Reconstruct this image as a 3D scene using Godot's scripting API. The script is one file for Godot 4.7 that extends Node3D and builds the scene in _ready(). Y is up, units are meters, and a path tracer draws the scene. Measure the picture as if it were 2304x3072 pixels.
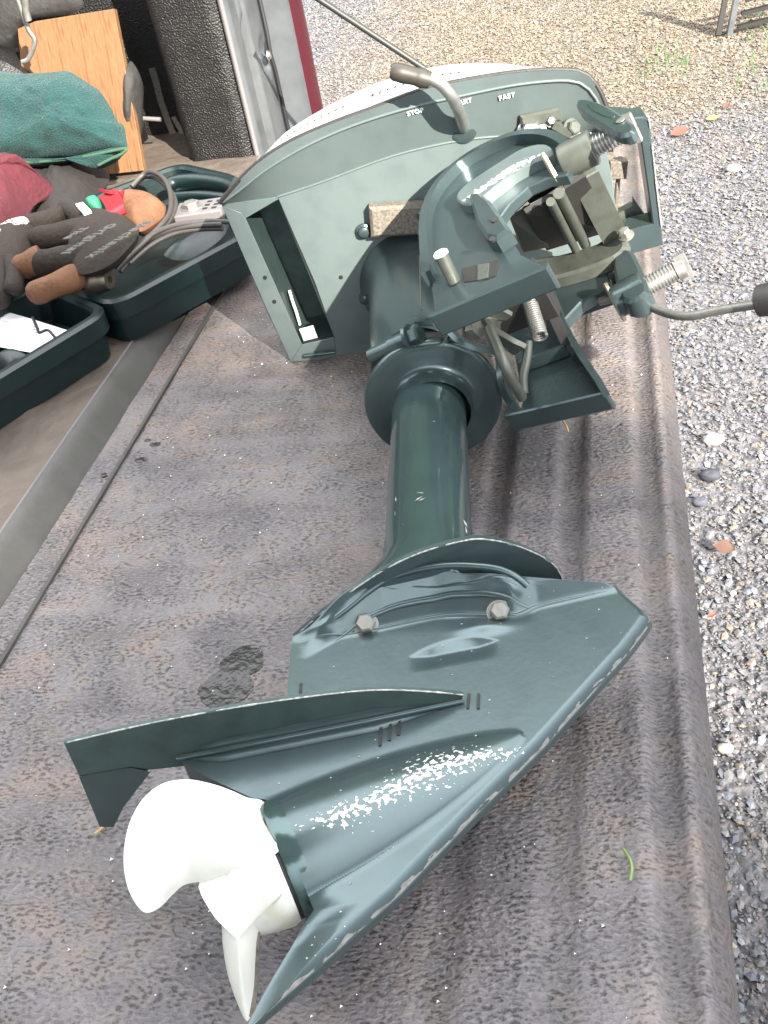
extends Node3D
# A small dark green outboard motor lying on the open tailgate of a pickup truck, with tools in the bed
# behind it and a gravel drive beyond. The tailgate's top is y = 0, the drive is y = -0.75; metres.

var group_no := 0
var names := {}
var noise := FastNoiseLite.new()
var rng := RandomNumberGenerator.new()
var M := {}

# ---------------------------------------------------------------- helpers
func st() -> SurfaceTool:
	var s := SurfaceTool.new()
	s.begin(Mesh.PRIMITIVE_TRIANGLES)
	return s

func smooth_on(s: SurfaceTool):
	group_no += 1
	s.set_smooth_group(group_no)

func flat_on(s: SurfaceTool):
	s.set_smooth_group(-1)

func tri(s: SurfaceTool, a: Vector3, b: Vector3, c: Vector3):
	s.add_vertex(a); s.add_vertex(b); s.add_vertex(c)

func quad(s: SurfaceTool, a: Vector3, b: Vector3, c: Vector3, d: Vector3):
	tri(s, a, b, c); tri(s, a, c, d)

func part(called: String, s: SurfaceTool, m: Material, parent: Node3D = self) -> MeshInstance3D:
	s.generate_normals()
	var o := MeshInstance3D.new()
	o.name = called
	o.mesh = s.commit()
	o.material_override = m
	parent.add_child(o, true)
	return o

func branch(called: String, parent: Node3D) -> Node3D:
	var o := Node3D.new()
	o.name = called
	parent.add_child(o, true)
	return o

func numbered(called: String) -> String:
	if not names.has(called):
		names[called] = 0
		return called
	names[called] += 1
	return "%s_%03d" % [called, names[called]]

func tag(o: Node3D, label: String, category: String, group := ""):
	o.set_meta("label", label)
	o.set_meta("category", category)
	if group != "":
		o.set_meta("group", group)

func thing(called: String, label: String, category: String, at := Vector3.ZERO, turn := 0.0, group := "") -> Node3D:
	var o := Node3D.new()
	o.name = numbered(called)
	add_child(o)
	o.position = at
	o.rotation.y = turn
	tag(o, label, category, group)
	return o

func catmull(p: Array, n: int, closed := false) -> Array:
	var out := []
	var k := p.size()
	var segs := k if closed else k - 1
	for i in segs:
		var a = p[(i - 1 + k) % k] if closed else p[maxi(i - 1, 0)]
		var b = p[i]
		var c = p[(i + 1) % k]
		var d = p[(i + 2) % k] if closed else p[mini(i + 2, k - 1)]
		for j in n:
			out.append(b.cubic_interpolate(c, a, d, float(j) / n))
	if not closed:
		out.append(p[k - 1])
	return out

func inset(p: PackedVector2Array, b: float) -> PackedVector2Array:
	var q := PackedVector2Array()
	var k := p.size()
	for i in k:
		var e1 := (p[i] - p[(i - 1 + k) % k]).normalized()
		var e2 := (p[(i + 1) % k] - p[i]).normalized()
		var n1 := Vector2(-e1.y, e1.x)
		var n2 := Vector2(-e2.y, e2.x)
		q.append(p[i] + (n1 + n2) / maxf(1.0 + n1.dot(n2), 0.5) * b)
	return q

# a plate: polygon in the x-y plane of xf, thick along +z of xf, edges bevelled
func slab(s: SurfaceTool, poly: Array, xf: Transform3D, t: float, b := 0.0008):
	var p := PackedVector2Array(poly)
	if Geometry2D.is_polygon_clockwise(p):
		p.reverse()
	var q := inset(p, b)
	var tr := Geometry2D.triangulate_polygon(q)
	var k := p.size()
	var loops := [[q, 0.0], [p, b], [p, t - b], [q, t]]
	flat_on(s)
	for i in range(0, tr.size(), 3):
		tri(s, xf * Vector3(q[tr[i]].x, q[tr[i]].y, 0), xf * Vector3(q[tr[i + 1]].x, q[tr[i + 1]].y, 0), xf * Vector3(q[tr[i + 2]].x, q[tr[i + 2]].y, 0))
		tri(s, xf * Vector3(q[tr[i]].x, q[tr[i]].y, t), xf * Vector3(q[tr[i + 2]].x, q[tr[i + 2]].y, t), xf * Vector3(q[tr[i + 1]].x, q[tr[i + 1]].y, t))
	for l in 3:
		if l == 1:
			smooth_on(s)
		else:
			flat_on(s)
		for i in k:
			var j := (i + 1) % k
			var a: PackedVector2Array = loops[l][0]
			var c: PackedVector2Array = loops[l + 1][0]
			if l == 1:
				var e1 := (p[j] - p[i]).normalized()
				var e0 := (p[i] - p[(i - 1 + k) % k]).normalized()
				if e1.dot(e0) < 0.8:
					smooth_on(s)
			quad(s, xf * Vector3(a[i].x, a[i].y, loops[l][1]), xf * Vector3(c[i].x, c[i].y, loops[l + 1][1]), xf * Vector3(c[j].x, c[j].y, loops[l + 1][1]), xf * Vector3(a[j].x, a[j].y, loops[l][1]))

func block(s: SurfaceTool, xf: Transform3D, size: Vector3, b := 0.001):
	var h := size / 2
	slab(s, [Vector2(-h.x, -h.y), Vector2(h.x, -h.y), Vector2(h.x, h.y), Vector2(-h.x, h.y)], xf * Transform3D(Basis(), Vector3(0, 0, -h.z)), size.z, b)

func frame_of(axis: Vector3, at: Vector3) -> Transform3D:
	var z := axis.normalized()
	var x := (Vector3.UP if absf(z.y) < 0.9 else Vector3.RIGHT).cross(z).normalized()
	return Transform3D(Basis(x, z.cross(x), z), at)

func beam(s: SurfaceTool, a: Vector3, b: Vector3, w: float, t: float, bev := 0.0006):
	block(s, frame_of(b - a, (a + b) / 2), Vector3(w, t, a.distance_to(b)), bev)

func tube(s: SurfaceTool, p: Array, r, sides := 10, capped := true, squash := 1.0):
	smooth_on(s)
	var rings := []
	var k := p.size()
	var t0: Vector3 = (p[1] - p[0]).normalized()
	var x: Vector3 = frame_of(t0, Vector3.ZERO).basis.x
	for i in k:
		var t: Vector3 = (p[mini(i + 1, k - 1)] - p[maxi(i - 1, 0)]).normalized()
		x = (x - t * x.dot(t)).normalized()
		var y := t.cross(x)
		var rad: float = r[i] if r is Array else r
		var ring := []
		for j in sides:
			var a := TAU * j / sides
			ring.append(p[i] + (x * cos(a) * squash + y * sin(a)) * rad)
		rings.append(ring)
	for i in k - 1:
		for j in sides:
			var j2 := (j + 1) % sides
			quad(s, rings[i][j], rings[i][j2], rings[i + 1][j2], rings[i + 1][j])
	if capped:
		for e in [0, k - 1]:
			smooth_on(s)
			for j in sides:
				var j2 := (j + 1) % sides
				if e == 0:
					tri(s, p[0], rings[0][j2], rings[0][j])
				else:
					tri(s, p[e], rings[e][j], rings[e][j2])

func ribbon(s: SurfaceTool, p: Array, side: Vector3, w: float, t: float):
	var k := p.size()
	var c := []
	for i in k:
		var d: Vector3 = (p[mini(i + 1, k - 1)] - p[maxi(i - 1, 0)]).normalized()
		var sd := (side - d * side.dot(d)).normalized()
		var n := d.cross(sd)
		c.append([p[i] + sd * w / 2 + n * t / 2, p[i] - sd * w / 2 + n * t / 2, p[i] - sd * w / 2 - n * t / 2, p[i] + sd * w / 2 - n * t / 2])
	for f in 4:
		smooth_on(s)
		for i in k - 1:
			quad(s, c[i][f], c[i][(f + 1) % 4], c[i + 1][(f + 1) % 4], c[i + 1][f])
	flat_on(s)
	quad(s, c[0][0], c[0][3], c[0][2], c[0][1])
	quad(s, c[k - 1][0], c[k - 1][1], c[k - 1][2], c[k - 1][3])

# turned shape: profile of Vector2(along, radius)
func lathe(s: SurfaceTool, xf: Transform3D, prof: Array, sides := 24, hard := 0.7):
	if sides > 8:
		smooth_on(s)
	else:
		flat_on(s)
	for i in prof.size() - 1:
		if sides > 8 and i > 0:
			var d0: Vector2 = (prof[i] - prof[i - 1]).normalized()
			var d1: Vector2 = (prof[i + 1] - prof[i]).normalized()
			if d0.dot(d1) < hard:
				smooth_on(s)
		for j in sides:
			var a := TAU * j / sides
			var b := TAU * (j + 1) / sides
			var p: Vector2 = prof[i]
			var q: Vector2 = prof[i + 1]
			quad(s, xf * Vector3(cos(a) * p.y, sin(a) * p.y, p.x), xf * Vector3(cos(b) * p.y, sin(b) * p.y, p.x), xf * Vector3(cos(b) * q.y, sin(b) * q.y, q.x), xf * Vector3(cos(a) * q.y, sin(a) * q.y, q.x))

func hex_bolt(s: SurfaceTool, at: Vector3, axis: Vector3, r: float, h: float):
	var f := frame_of(axis, at)
	lathe(s, f, [Vector2(0, 0), Vector2(0, r * 1.35), Vector2(h * 0.22, r * 1.3), Vector2(h * 0.22, 0)], 20)
	lathe(s, f, [Vector2(h * 0.2, r), Vector2(h * 0.85, r), Vector2(h, r * 0.8), Vector2(h, 0)], 6)

func coil(s: SurfaceTool, a: Vector3, b: Vector3, r: float, wire: float, turns: float):
	var f := frame_of(b - a, a)
	var l := a.distance_to(b)
	var p := []
	for i in int(turns * 12) + 1:
		var t := float(i) / (turns * 12)
		p.append(f * Vector3(cos(TAU * t * turns) * r, sin(TAU * t * turns) * r, l * t))
	tube(s, p, wire, 6)

func screw_thread(s: SurfaceTool, a: Vector3, b: Vector3, r: float, pitch: float):
	var f := frame_of(b - a, a)
	var l := a.distance_to(b)
	var prof := [Vector2(0, 0)]
	var t := 0.0
	while t < l:
		prof.append(Vector2(t, r * 0.84)); prof.append(Vector2(t + pitch * 0.4, r)); prof.append(Vector2(t + pitch * 0.6, r))
		t += pitch
	prof.append(Vector2(l, r * 0.84)); prof.append(Vector2(l, 0))
	lathe(s, f, prof, 18, 0.9)

# a sheet or cushion over a closed outline (star-shaped about its middle)
func cushion(s: SurfaceTool, outline: Array, up: Vector3, rings := 6, amp := 0.0, freq := 60.0, back := 0.3, power := 0.5):
	var c := Vector3.ZERO
	for p in outline:
		c += p
	c /= outline.size()
	for side in [1.0, -back]:
		smooth_on(s)
		var rows := []
		for k in rings + 1:
			var r := float(k) / rings
			var row := []
			for p in outline:
				var q: Vector3 = c.lerp(p, r)
				var lift := pow(maxf(1.0 - r * r, 0.0), power)
				q += up * (lift * side)
				if amp > 0.0 and k < rings:
					q += up.normalized() * noise.get_noise_3dv(q * freq) * amp * minf(1.0, (1.0 - r) * 4.0)
				row.append(q)
			rows.append(row)
		var n := outline.size()
		for k in rings:
			for i in n:
				var j := (i + 1) % n
				if k == 0:
					tri(s, rows[0][0], rows[1][i], rows[1][j])
				else:
					quad(s, rows[k][i], rows[k + 1][i], rows[k + 1][j], rows[k][j])

func sheet(s: SurfaceTool, c: Array, t: float):
	flat_on(s)
	var n: Vector3 = (c[1] - c[0]).cross(c[3] - c[0]).normalized() * t
	var d := []
	for p in c:
		d.append(p - n if n.z > 0.0 else p + n)
	quad(s, c[0], c[1], c[2], c[3])
	quad(s, d[3], d[2], d[1], d[0])
	for i in 4:
		quad(s, c[i], d[i], d[(i + 1) % 4], c[(i + 1) % 4])

# like surface(), with texture coordinates
func film(s: SurfaceTool, nu: int, nv: int, f: Callable):
	smooth_on(s)
	for i in nu:
		for j in nv:
			for c in [[0, 0], [1, 0], [1, 1], [0, 0], [1, 1], [0, 1]]:
				var u := float(i + c[0]) / nu
				var v := float(j + c[1]) / nv
				s.set_uv(Vector2(u, v))
				s.add_vertex(f.call(u, v))

# bare-metal film with ragged holes: reach.x = how much is bare in the middle, reach.y > 0 = spindle-shaped patch
func wear_film(w: int, h: int, seed_no: int, freq: float, reach: Vector2, bright := 1.0) -> StandardMaterial3D:
	var n := FastNoiseLite.new()
	n.seed = seed_no
	n.frequency = freq
	n.fractal_octaves = 4
	var im := Image.create_empty(w, h, false, Image.FORMAT_RGBA8)
	for y in h:
		for x in w:
			var u := float(x) / w
			var v := float(y) / h
			var want: float
			if reach.y > 0.0:
				var mid := 0.5 + 0.10 * sin(u * 7.0)
				var wide := 0.16 + 0.20 * sin(u * PI) * (0.6 + 0.4 * sin(u * 11.0 + 1.0))
				want = reach.x - reach.y * absf(v - mid) / wide - 0.35 * smoothstep(0.8, 1.0, u) - 0.5 * smoothstep(0.2, 0.0, u)
			else:
				want = reach.x - v * 1.3 - 0.25
			var q := n.get_noise_2d(x * 0.75, y * 1.25) * 1.25
			var on := q + want > 0.28
			var k := 0.80 + 0.2 * n.get_noise_2d(x * 2.0 + 500.0, y * 2.0)
			im.set_pixel(x, y, Color(k, k, k * 0.98, 1.0 if on else 0.0))
	var m := mat(Color(bright, bright, bright), 0.5, 0.1)
	m.albedo_texture = ImageTexture.create_from_image(im)
	m.transparency = BaseMaterial3D.TRANSPARENCY_ALPHA_SCISSOR
	m.alpha_scissor_threshold = 0.5
	return m

func surface(s: SurfaceTool, nu: int, nv: int, f: Callable, tint = null):
	smooth_on(s)
	var g := []
	for i in nu + 1:
		var row := PackedVector3Array()
		for j in nv + 1:
			row.append(f.call(float(i) / nu, float(j) / nv))
		g.append(row)
	for i in nu:
		for j in nv:
			var q := [g[i][j], g[i + 1][j], g[i + 1][j + 1], g[i][j], g[i + 1][j + 1], g[i][j + 1]]
			for p in q:
				if tint != null:
					s.set_color(tint.call(p))
				s.add_vertex(p)

func words(called: String, text: String, xf: Transform3D, height: float, m: Material, parent: Node3D, depth := 0.0004, bold := true):
	var f := SystemFont.new()
	f.font_names = PackedStringArray(["Droid Sans"])
	f.font_weight = 700 if bold else 400
	var t := TextMesh.new()
	t.font = f
	t.text = text
	t.font_size = 64
	t.pixel_size = height / 46.0
	t.depth = depth
	var o := MeshInstance3D.new()
	o.name = called
	o.mesh = t
	o.material_override = m
	o.transform = xf
	parent.add_child(o, true)

func ss(a: float, b: float, x: float) -> float:
	return smoothstep(a, b, x)

# y of a polyline of Vector2(x, y) at x
func along(c: Array, x: float) -> float:
	if x <= c[0].x:
		return c[0].y
	for i in c.size() - 1:
		if x <= c[i + 1].x:
			return lerpf(c[i].y, c[i + 1].y, (x - c[i].x) / maxf(c[i + 1].x - c[i].x, 1e-6))
	return c[c.size() - 1].y

# straight slope with a crisp foot
func ramp(x: float, w: float) -> float:
	var k := 0.12
	var t := x / w
	if t < -k:
		return 0.0
	if t < k:
		return (t + k) * (t + k) / (4.0 * k)
	if t > 1.0 + k:
		return 1.0
	if t > 1.0 - k:
		return 1.0 - (1.0 + k - t) * (1.0 + k - t) / (4.0 * k)
	return t

func smax(a: float, b: float, k: float) -> float:
	var h := clampf(0.5 + 0.5 * (a - b) / k, 0.0, 1.0)
	return lerpf(b, a, h) + k * h * (1.0 - h)

# ---------------------------------------------------------------- materials
func noise_tex(freq: float, seed_no: int, ramp = null, octaves := 4, as_normal := false, bump := 4.0, kind := FastNoiseLite.TYPE_SIMPLEX_SMOOTH, size := 512) -> NoiseTexture2D:
	var n := FastNoiseLite.new()
	n.noise_type = kind
	n.frequency = freq
	n.seed = seed_no
	n.fractal_octaves = octaves
	var t := NoiseTexture2D.new()
	t.width = size
	t.height = size
	t.seamless = true
	t.noise = n
	t.as_normal_map = as_normal
	t.bump_strength = bump
	if ramp != null:
		var g := Gradient.new()
		g.offsets = PackedFloat32Array(ramp[0])
		g.colors = PackedColorArray(ramp[1])
		t.color_ramp = g
	return t

func lin(r: float, g: float, b: float) -> Color:
	return Color(r, g, b).linear_to_srgb()

func grey(v: float) -> Color:
	return Color(v, v, v)

func mat(c: Color, rough: float, metal := 0.0, tex: Texture2D = null, scale := Vector3.ONE, normal: Texture2D = null, nscale := 0.5) -> StandardMaterial3D:
	var m := StandardMaterial3D.new()
	m.albedo_color = c
	m.roughness = rough
	m.metallic = metal
	if tex or normal:
		m.uv1_triplanar = true
		m.uv1_scale = scale
	if tex:
		m.albedo_texture = tex
	if normal:
		m.normal_enabled = true
		m.normal_texture = normal
		m.normal_scale = nscale
	return m

var liner_relief: ImageTexture

# skid-proof liner: pitted, streaky grain lighter on the high spots and darker in the pits
func liner_print() -> ImageTexture:
	var n := 1024
	var a := FastNoiseLite.new()
	a.noise_type = FastNoiseLite.TYPE_SIMPLEX_SMOOTH
	a.fractal_octaves = 3
	a.frequency = 0.075
	a.seed = 91
	var pits := a.get_seamless_image(n, n)
	a.seed = 92
	a.frequency = 0.0055
	a.fractal_octaves = 5
	var cloud := a.get_seamless_image(n, n)
	a.seed = 93
	a.frequency = 0.016
	a.fractal_octaves = 4
	var patch := a.get_seamless_image(n, n)
	pits.convert(Image.FORMAT_L8); cloud.convert(Image.FORMAT_L8); patch.convert(Image.FORMAT_L8)
	var pb := pits.get_data()
	var cb := cloud.get_data()
	var tb := patch.get_data()
	var out := PackedByteArray()
	out.resize(n * n * 3)
	var rel := PackedByteArray()
	rel.resize(n * n)
	var r2 := RandomNumberGenerator.new()
	r2.seed = 5
	for y in n:
		for x in n:
			var i := y * n + x
			# streaks: read the pits stretched along x
			var p := pb[(y * 2 % n) * n + x] / 255.0
			var c := cb[i] / 255.0
			var t := tb[i] / 255.0
			var pit := smoothstep(0.40, 0.26, p)
			var top := smoothstep(0.52, 0.8, p)
			var v := 0.86 + 0.14 * (c - 0.5) * 2.0 + 0.20 * top - 0.36 * pit * smoothstep(0.3, 0.65, t) + r2.randf_range(-0.07, 0.07)
			var w := smoothstep(0.52, 0.72, c * 0.6 + t * 0.4)
			v = clampf(v, 0.1, 1.0)
			out[i * 3] = int(255.0 * minf(v * lerpf(0.97, 1.0, w), 1.0))
			out[i * 3 + 1] = int(255.0 * v * lerpf(0.97, 0.97, w))
			out[i * 3 + 2] = int(255.0 * v * lerpf(0.99, 0.95, w))
			rel[i] = int(255.0 * clampf(0.5 + 0.4 * top - 0.5 * pit + (t - 0.5) * 0.5, 0.0, 1.0))
	liner_relief = ImageTexture.create_from_image(Image.create_from_data(n, n, false, Image.FORMAT_L8, rel))
	return ImageTexture.create_from_image(Image.create_from_data(n, n, false, Image.FORMAT_RGB8, out))

func make_materials():
	var mottle := noise_tex(0.008, 3, [[0.0, 0.35, 0.6, 1.0], [grey(0.78), grey(0.93), grey(1.0), grey(0.9)]], 5)
	var fine_n := noise_tex(0.06, 5, null, 3, true, 2.0)
	var coarse_n := noise_tex(0.03, 6, null, 4, true, 6.0)
	var green_ramp := noise_tex(0.011, 11, [[0.0, 0.3, 0.6, 1.0], [grey(0.93), grey(0.97), grey(1.0), Color(1.0, 0.99, 0.97)]], 6)
	M.faded_lit = mat(lin(0.115, 0.148, 0.148), 0.40, 0.25, green_ramp, Vector3.ONE * 5.0, fine_n, 0.05)  # faded pan paint; on the hook, sunlight put into the green
	M.green = mat(lin(0.066, 0.095, 0.100), 0.26, 0.55, green_ramp, Vector3.ONE * 5.0, fine_n, 0.035)
	M.green_gloss = mat(lin(0.056, 0.092, 0.092), 0.16, 0.5, green_ramp, Vector3.ONE * 4.0, fine_n, 0.06)
	M.green_dull = mat(lin(0.050, 0.078, 0.076), 0.45, 0.35, mottle, Vector3.ONE * 6.0, fine_n, 0.2)
	M.olive = mat(lin(0.092, 0.102, 0.086), 0.42, 0.3, mottle, Vector3.ONE * 9.0, fine_n, 0.3)
	M.dirty = mat(lin(0.20, 0.18, 0.15), 0.75, 0.0, noise_tex(0.02, 21, [[0.0, 0.5, 1.0], [grey(0.55), grey(0.8), Color(1, 0.97, 0.92)]], 5), Vector3.ONE * 24.0, coarse_n, 0.5)
	M.dark_inside = mat(lin(0.018, 0.017, 0.016), 0.6, 0.0, mottle, Vector3.ONE * 8.0)
	M.black = mat(lin(0.008, 0.008, 0.008), 0.6)
	M.steel = mat(lin(0.42, 0.42, 0.40), 0.38, 0.85, mottle, Vector3.ONE * 20.0, fine_n, 0.2)
	M.dull_steel = mat(lin(0.24, 0.24, 0.22), 0.45, 0.6, mottle, Vector3.ONE * 20.0, fine_n, 0.3)
	M.worn = mat(lin(0.42, 0.42, 0.41), 0.5, 0.2, noise_tex(0.05, 31, [[0.0, 0.42, 0.55, 1.0], [Color(0.5, 0.53, 0.53), Color(0.75, 0.77, 0.75), grey(0.97), grey(1.0)]], 4), Vector3.ONE * 12.0)
	M.brass = mat(lin(0.62, 0.56, 0.42), 0.42, 0.7, mottle, Vector3.ONE * 20.0)
	M.white = mat(lin(0.54, 0.55, 0.50), 0.38, 0.0, noise_tex(0.008, 41, [[0.0, 0.25, 0.5, 1.0], [Color(0.80, 0.80, 0.72), grey(0.95), grey(1.0), grey(1.0)]], 5), Vector3.ONE * 5.0, fine_n, 0.05)
	M.cowl = mat(lin(0.58, 0.575, 0.53), 0.35, 0.0, mottle, Vector3.ONE * 4.0)
	M.rubber = mat(lin(0.02, 0.019, 0.018), 0.55, 0.0, mottle, Vector3.ONE * 10.0, fine_n, 0.4)
	M.grip = mat(lin(0.03, 0.027, 0.022), 0.5)
	M.letter = mat(lin(0.75, 0.77, 0.75), 0.6)
	M.letter_dim = mat(lin(0.11, 0.105, 0.098), 0.7)
	# truck
	var dirt := noise_tex(0.006, 51, [[0.0, 0.35, 0.6, 1.0], [Color(0.70, 0.69, 0.72), Color(0.90, 0.87, 0.88), Color(1.0, 0.94, 0.89), Color(1.0, 0.82, 0.68)]], 6, false, 1.0, FastNoiseLite.TYPE_SIMPLEX_SMOOTH, 1024)
	M.liner = mat(Color(1, 1, 1), 0.6, 0.0, liner_print(), Vector3(2.2, 2.2, 2.2))
	M.liner.vertex_color_use_as_albedo = true
	M.liner.heightmap_enabled = true
	M.liner.heightmap_texture = liner_relief
	M.liner.heightmap_scale = 0.11
	M.liner_black = mat(lin(0.006, 0.0055, 0.0055), 0.5, 0.0, mottle, Vector3.ONE * 4.5, noise_tex(0.12, 53, null, 3, true, 6.0), 0.6)
	M.pad = mat(lin(0.020, 0.019, 0.018), 0.75, 0.0, mottle, Vector3.ONE * 4.0, coarse_n, 0.6)
	M.liner_floor = mat(lin(0.098, 0.078, 0.063), 0.7, 0.0, mottle, Vector3.ONE * 2.0, coarse_n, 0.4)
	M.sill = mat(lin(0.070, 0.067, 0.062), 0.5, 0.0, mottle, Vector3.ONE * 3.0, fine_n, 0.2)
	M.body_grey = mat(lin(0.120, 0.130, 0.136), 0.36, 0.45, mottle, Vector3.ONE * 3.0)
	M.seal = mat(lin(0.045, 0.043, 0.040), 0.6, 0.0, mottle, Vector3.ONE * 5.0)
	M.cable = mat(lin(0.02, 0.022, 0.02), 0.5)
	M.tail_red = mat(lin(0.040, 0.004, 0.008), 0.25)
	M.wet = mat(lin(0.016, 0.015, 0.016), 0.34, 0.0, null, Vector3.ONE * 9.0, noise_tex(0.04, 54, null, 4, true, 6.0), 0.6)
	M.wet.uv1_scale = Vector3.ONE * 7.0
	# bed load
	M.plywood = mat(lin(0.175, 0.092, 0.040), 0.6, 0.0, noise_tex(0.012, 61, [[0.0, 0.35, 0.5, 0.65, 1.0], [Color(0.60, 0.54, 0.48), Color(0.88, 0.84, 0.8), grey(1.0), Color(0.92, 0.88, 0.84), grey(1.0)]], 5), Vector3(26.0, 2.2, 26.0))
	M.towel = mat(lin(0.005, 0.038, 0.037), 0.95, 0.0, mottle, Vector3.ONE * 6.0, noise_tex(0.09, 62, null, 2, true, 10.0), 1.0)
	M.towel.rim_enabled = true
	M.towel.rim = 0.4
	M.hem = mat(lin(0.03, 0.075, 0.042), 0.9)
	M.red_cloth = mat(lin(0.070, 0.007, 0.014), 0.9, 0.0, mottle, Vector3.ONE * 6.0, coarse_n, 1.0)
	M.dark_cloth = mat(lin(0.012, 0.010, 0.010), 0.9, 0.0, mottle, Vector3.ONE * 6.0, coarse_n, 1.0)
	M.case_green = mat(lin(0.002, 0.011, 0.012), 0.40, 0.0, mottle, Vector3.ONE * 5.0, fine_n, 0.25)
	M.paper = mat(lin(0.72, 0.71, 0.74), 0.8)
	M.print_grey = mat(lin(0.35, 0.35, 0.38), 0.8)
	M.glove_black = mat(lin(0.022, 0.015, 0.011), 0.85, 0.0, mottle, Vector3.ONE * 10.0, coarse_n, 1.0)
	M.glove_tan = mat(lin(0.15, 0.066, 0.030), 0.75, 0.0, mottle, Vector3.ONE * 10.0, coarse_n, 0.8)
	M.glove_white = mat(lin(0.60, 0.60, 0.56), 0.8, 0.0, noise_tex(0.05, 63, [[0.0, 0.48, 0.52, 1.0], [grey(0.1), grey(0.1), grey(1.0), grey(1.0)]], 2), Vector3(4, 16, 16))
	M.red_plastic = mat(lin(0.26, 0.012, 0.02), 0.4)
	M.mint = mat(lin(0.03, 0.22, 0.12), 0.45)
	M.cord = mat(lin(0.048, 0.044, 0.041), 0.5)
	M.grey_plastic = mat(lin(0.13, 0.122, 0.126), 0.55)
	M.chuck = mat(lin(0.20, 0.17, 0.13), 0.4, 0.8)
	# outdoors
	M.asphalt = mat(lin(0.128, 0.124, 0.130), 0.9, 0.0, noise_tex(0.02, 71, [[0.0, 0.4, 0.6, 1.0], [grey(0.5), grey(0.8), grey(1.0), Color(1, 0.97, 0.9)]], 5), Vector3.ONE * 3.0, coarse_n, 1.0)
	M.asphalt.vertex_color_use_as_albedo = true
	M.pebble = mat(Color.WHITE, 0.8)
	M.pebble.vertex_color_use_as_albedo = true
	M.bark = mat(lin(0.10, 0.075, 0.05), 0.9, 0.0, mottle, Vector3.ONE * 2.0, coarse_n, 1.0)
	M.leaf = mat(lin(0.05, 0.10, 0.025), 0.6)
	M.leaf.cull_mode = BaseMaterial3D.CULL_DISABLED
	M.leaf.backlight_enabled = true
	M.leaf.backlight = Color(0.3, 0.4, 0.1)
	M.grass = mat(lin(0.05, 0.105, 0.035), 0.7)
	M.dry_leaf = mat(lin(0.24, 0.14, 0.055), 0.7)
	M.red_leaf = mat(lin(0.13, 0.045, 0.03), 0.7)
	M.brown_leaf = mat(lin(0.075, 0.035, 0.022), 0.6)
	M.pine = mat(lin(0.16, 0.25, 0.07), 0.6)
	M.pine_dry = mat(lin(0.45, 0.26, 0.08), 0.6)

# ---------------------------------------------------------------- main
func _ready():
	var cam := Camera3D.new()
	cam.name = "camera"
	cam.transform = Transform3D(Basis(Vector3(0.9734363, -0.1665566, -0.1571008), Vector3(0.0339557, 0.7835873, -0.6203531), Vector3(0.2264261, 0.5985397, 0.7684279)), Vector3(0, 0.52, 0))
	cam.fov = 51.989
	cam.near = 0.02
	cam.far = 300.0
	add_child(cam)
	cam.make_current()
	var env := Environment.new()
	env.background_mode = Environment.BG_SKY
	var sky := Sky.new()
	var sm := ProceduralSkyMaterial.new()
	sm.sky_top_color = Color(0.99, 0.99, 1.0)
	sm.sky_horizon_color = Color(0.52, 0.54, 0.57)
	sm.ground_horizon_color = Color(0.5, 0.5, 0.48)
	sm.ground_bottom_color = Color(0.3, 0.3, 0.28)
	sm.sky_energy_multiplier = 1.25
	sm.sky_curve = 0.5
	sky.sky_material = sm
	env.sky = sky
	env.tonemap_mode = Environment.TONE_MAPPER_LINEAR
	env.tonemap_exposure = 4.5
	env.sdfgi_enabled = true
	env.ssao_enabled = true
	env.ssil_enabled = true
	var we := WorldEnvironment.new()
	we.environment = env
	add_child(we)
	var sun := DirectionalLight3D.new()
	sun.name = "sun"
	sun.light_energy = 1.5
	sun.light_color = Color(1.0, 0.965, 0.91)
	sun.light_angular_distance = 0.5
	sun.shadow_enabled = true
	sun.look_at_from_position(Vector3.ZERO, Vector3(-0.594, -0.55, -0.775), Vector3.UP)
	add_child(sun)
	noise.seed = 4
	noise.frequency = 1.0
	rng.seed = 12
	make_materials()
	ground()
	truck()
	motor()
	bed_load()
	litter()
	tree()

# ---------------------------------------------------------------- ground
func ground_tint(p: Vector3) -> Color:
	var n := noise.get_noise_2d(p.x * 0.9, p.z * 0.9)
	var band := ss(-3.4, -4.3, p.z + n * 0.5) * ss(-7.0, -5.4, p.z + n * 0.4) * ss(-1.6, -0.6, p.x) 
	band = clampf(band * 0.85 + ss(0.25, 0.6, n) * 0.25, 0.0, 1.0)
	return Color(0.92, 0.92, 0.97).lerp(Color(1.22, 0.98, 0.72), band)

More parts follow.
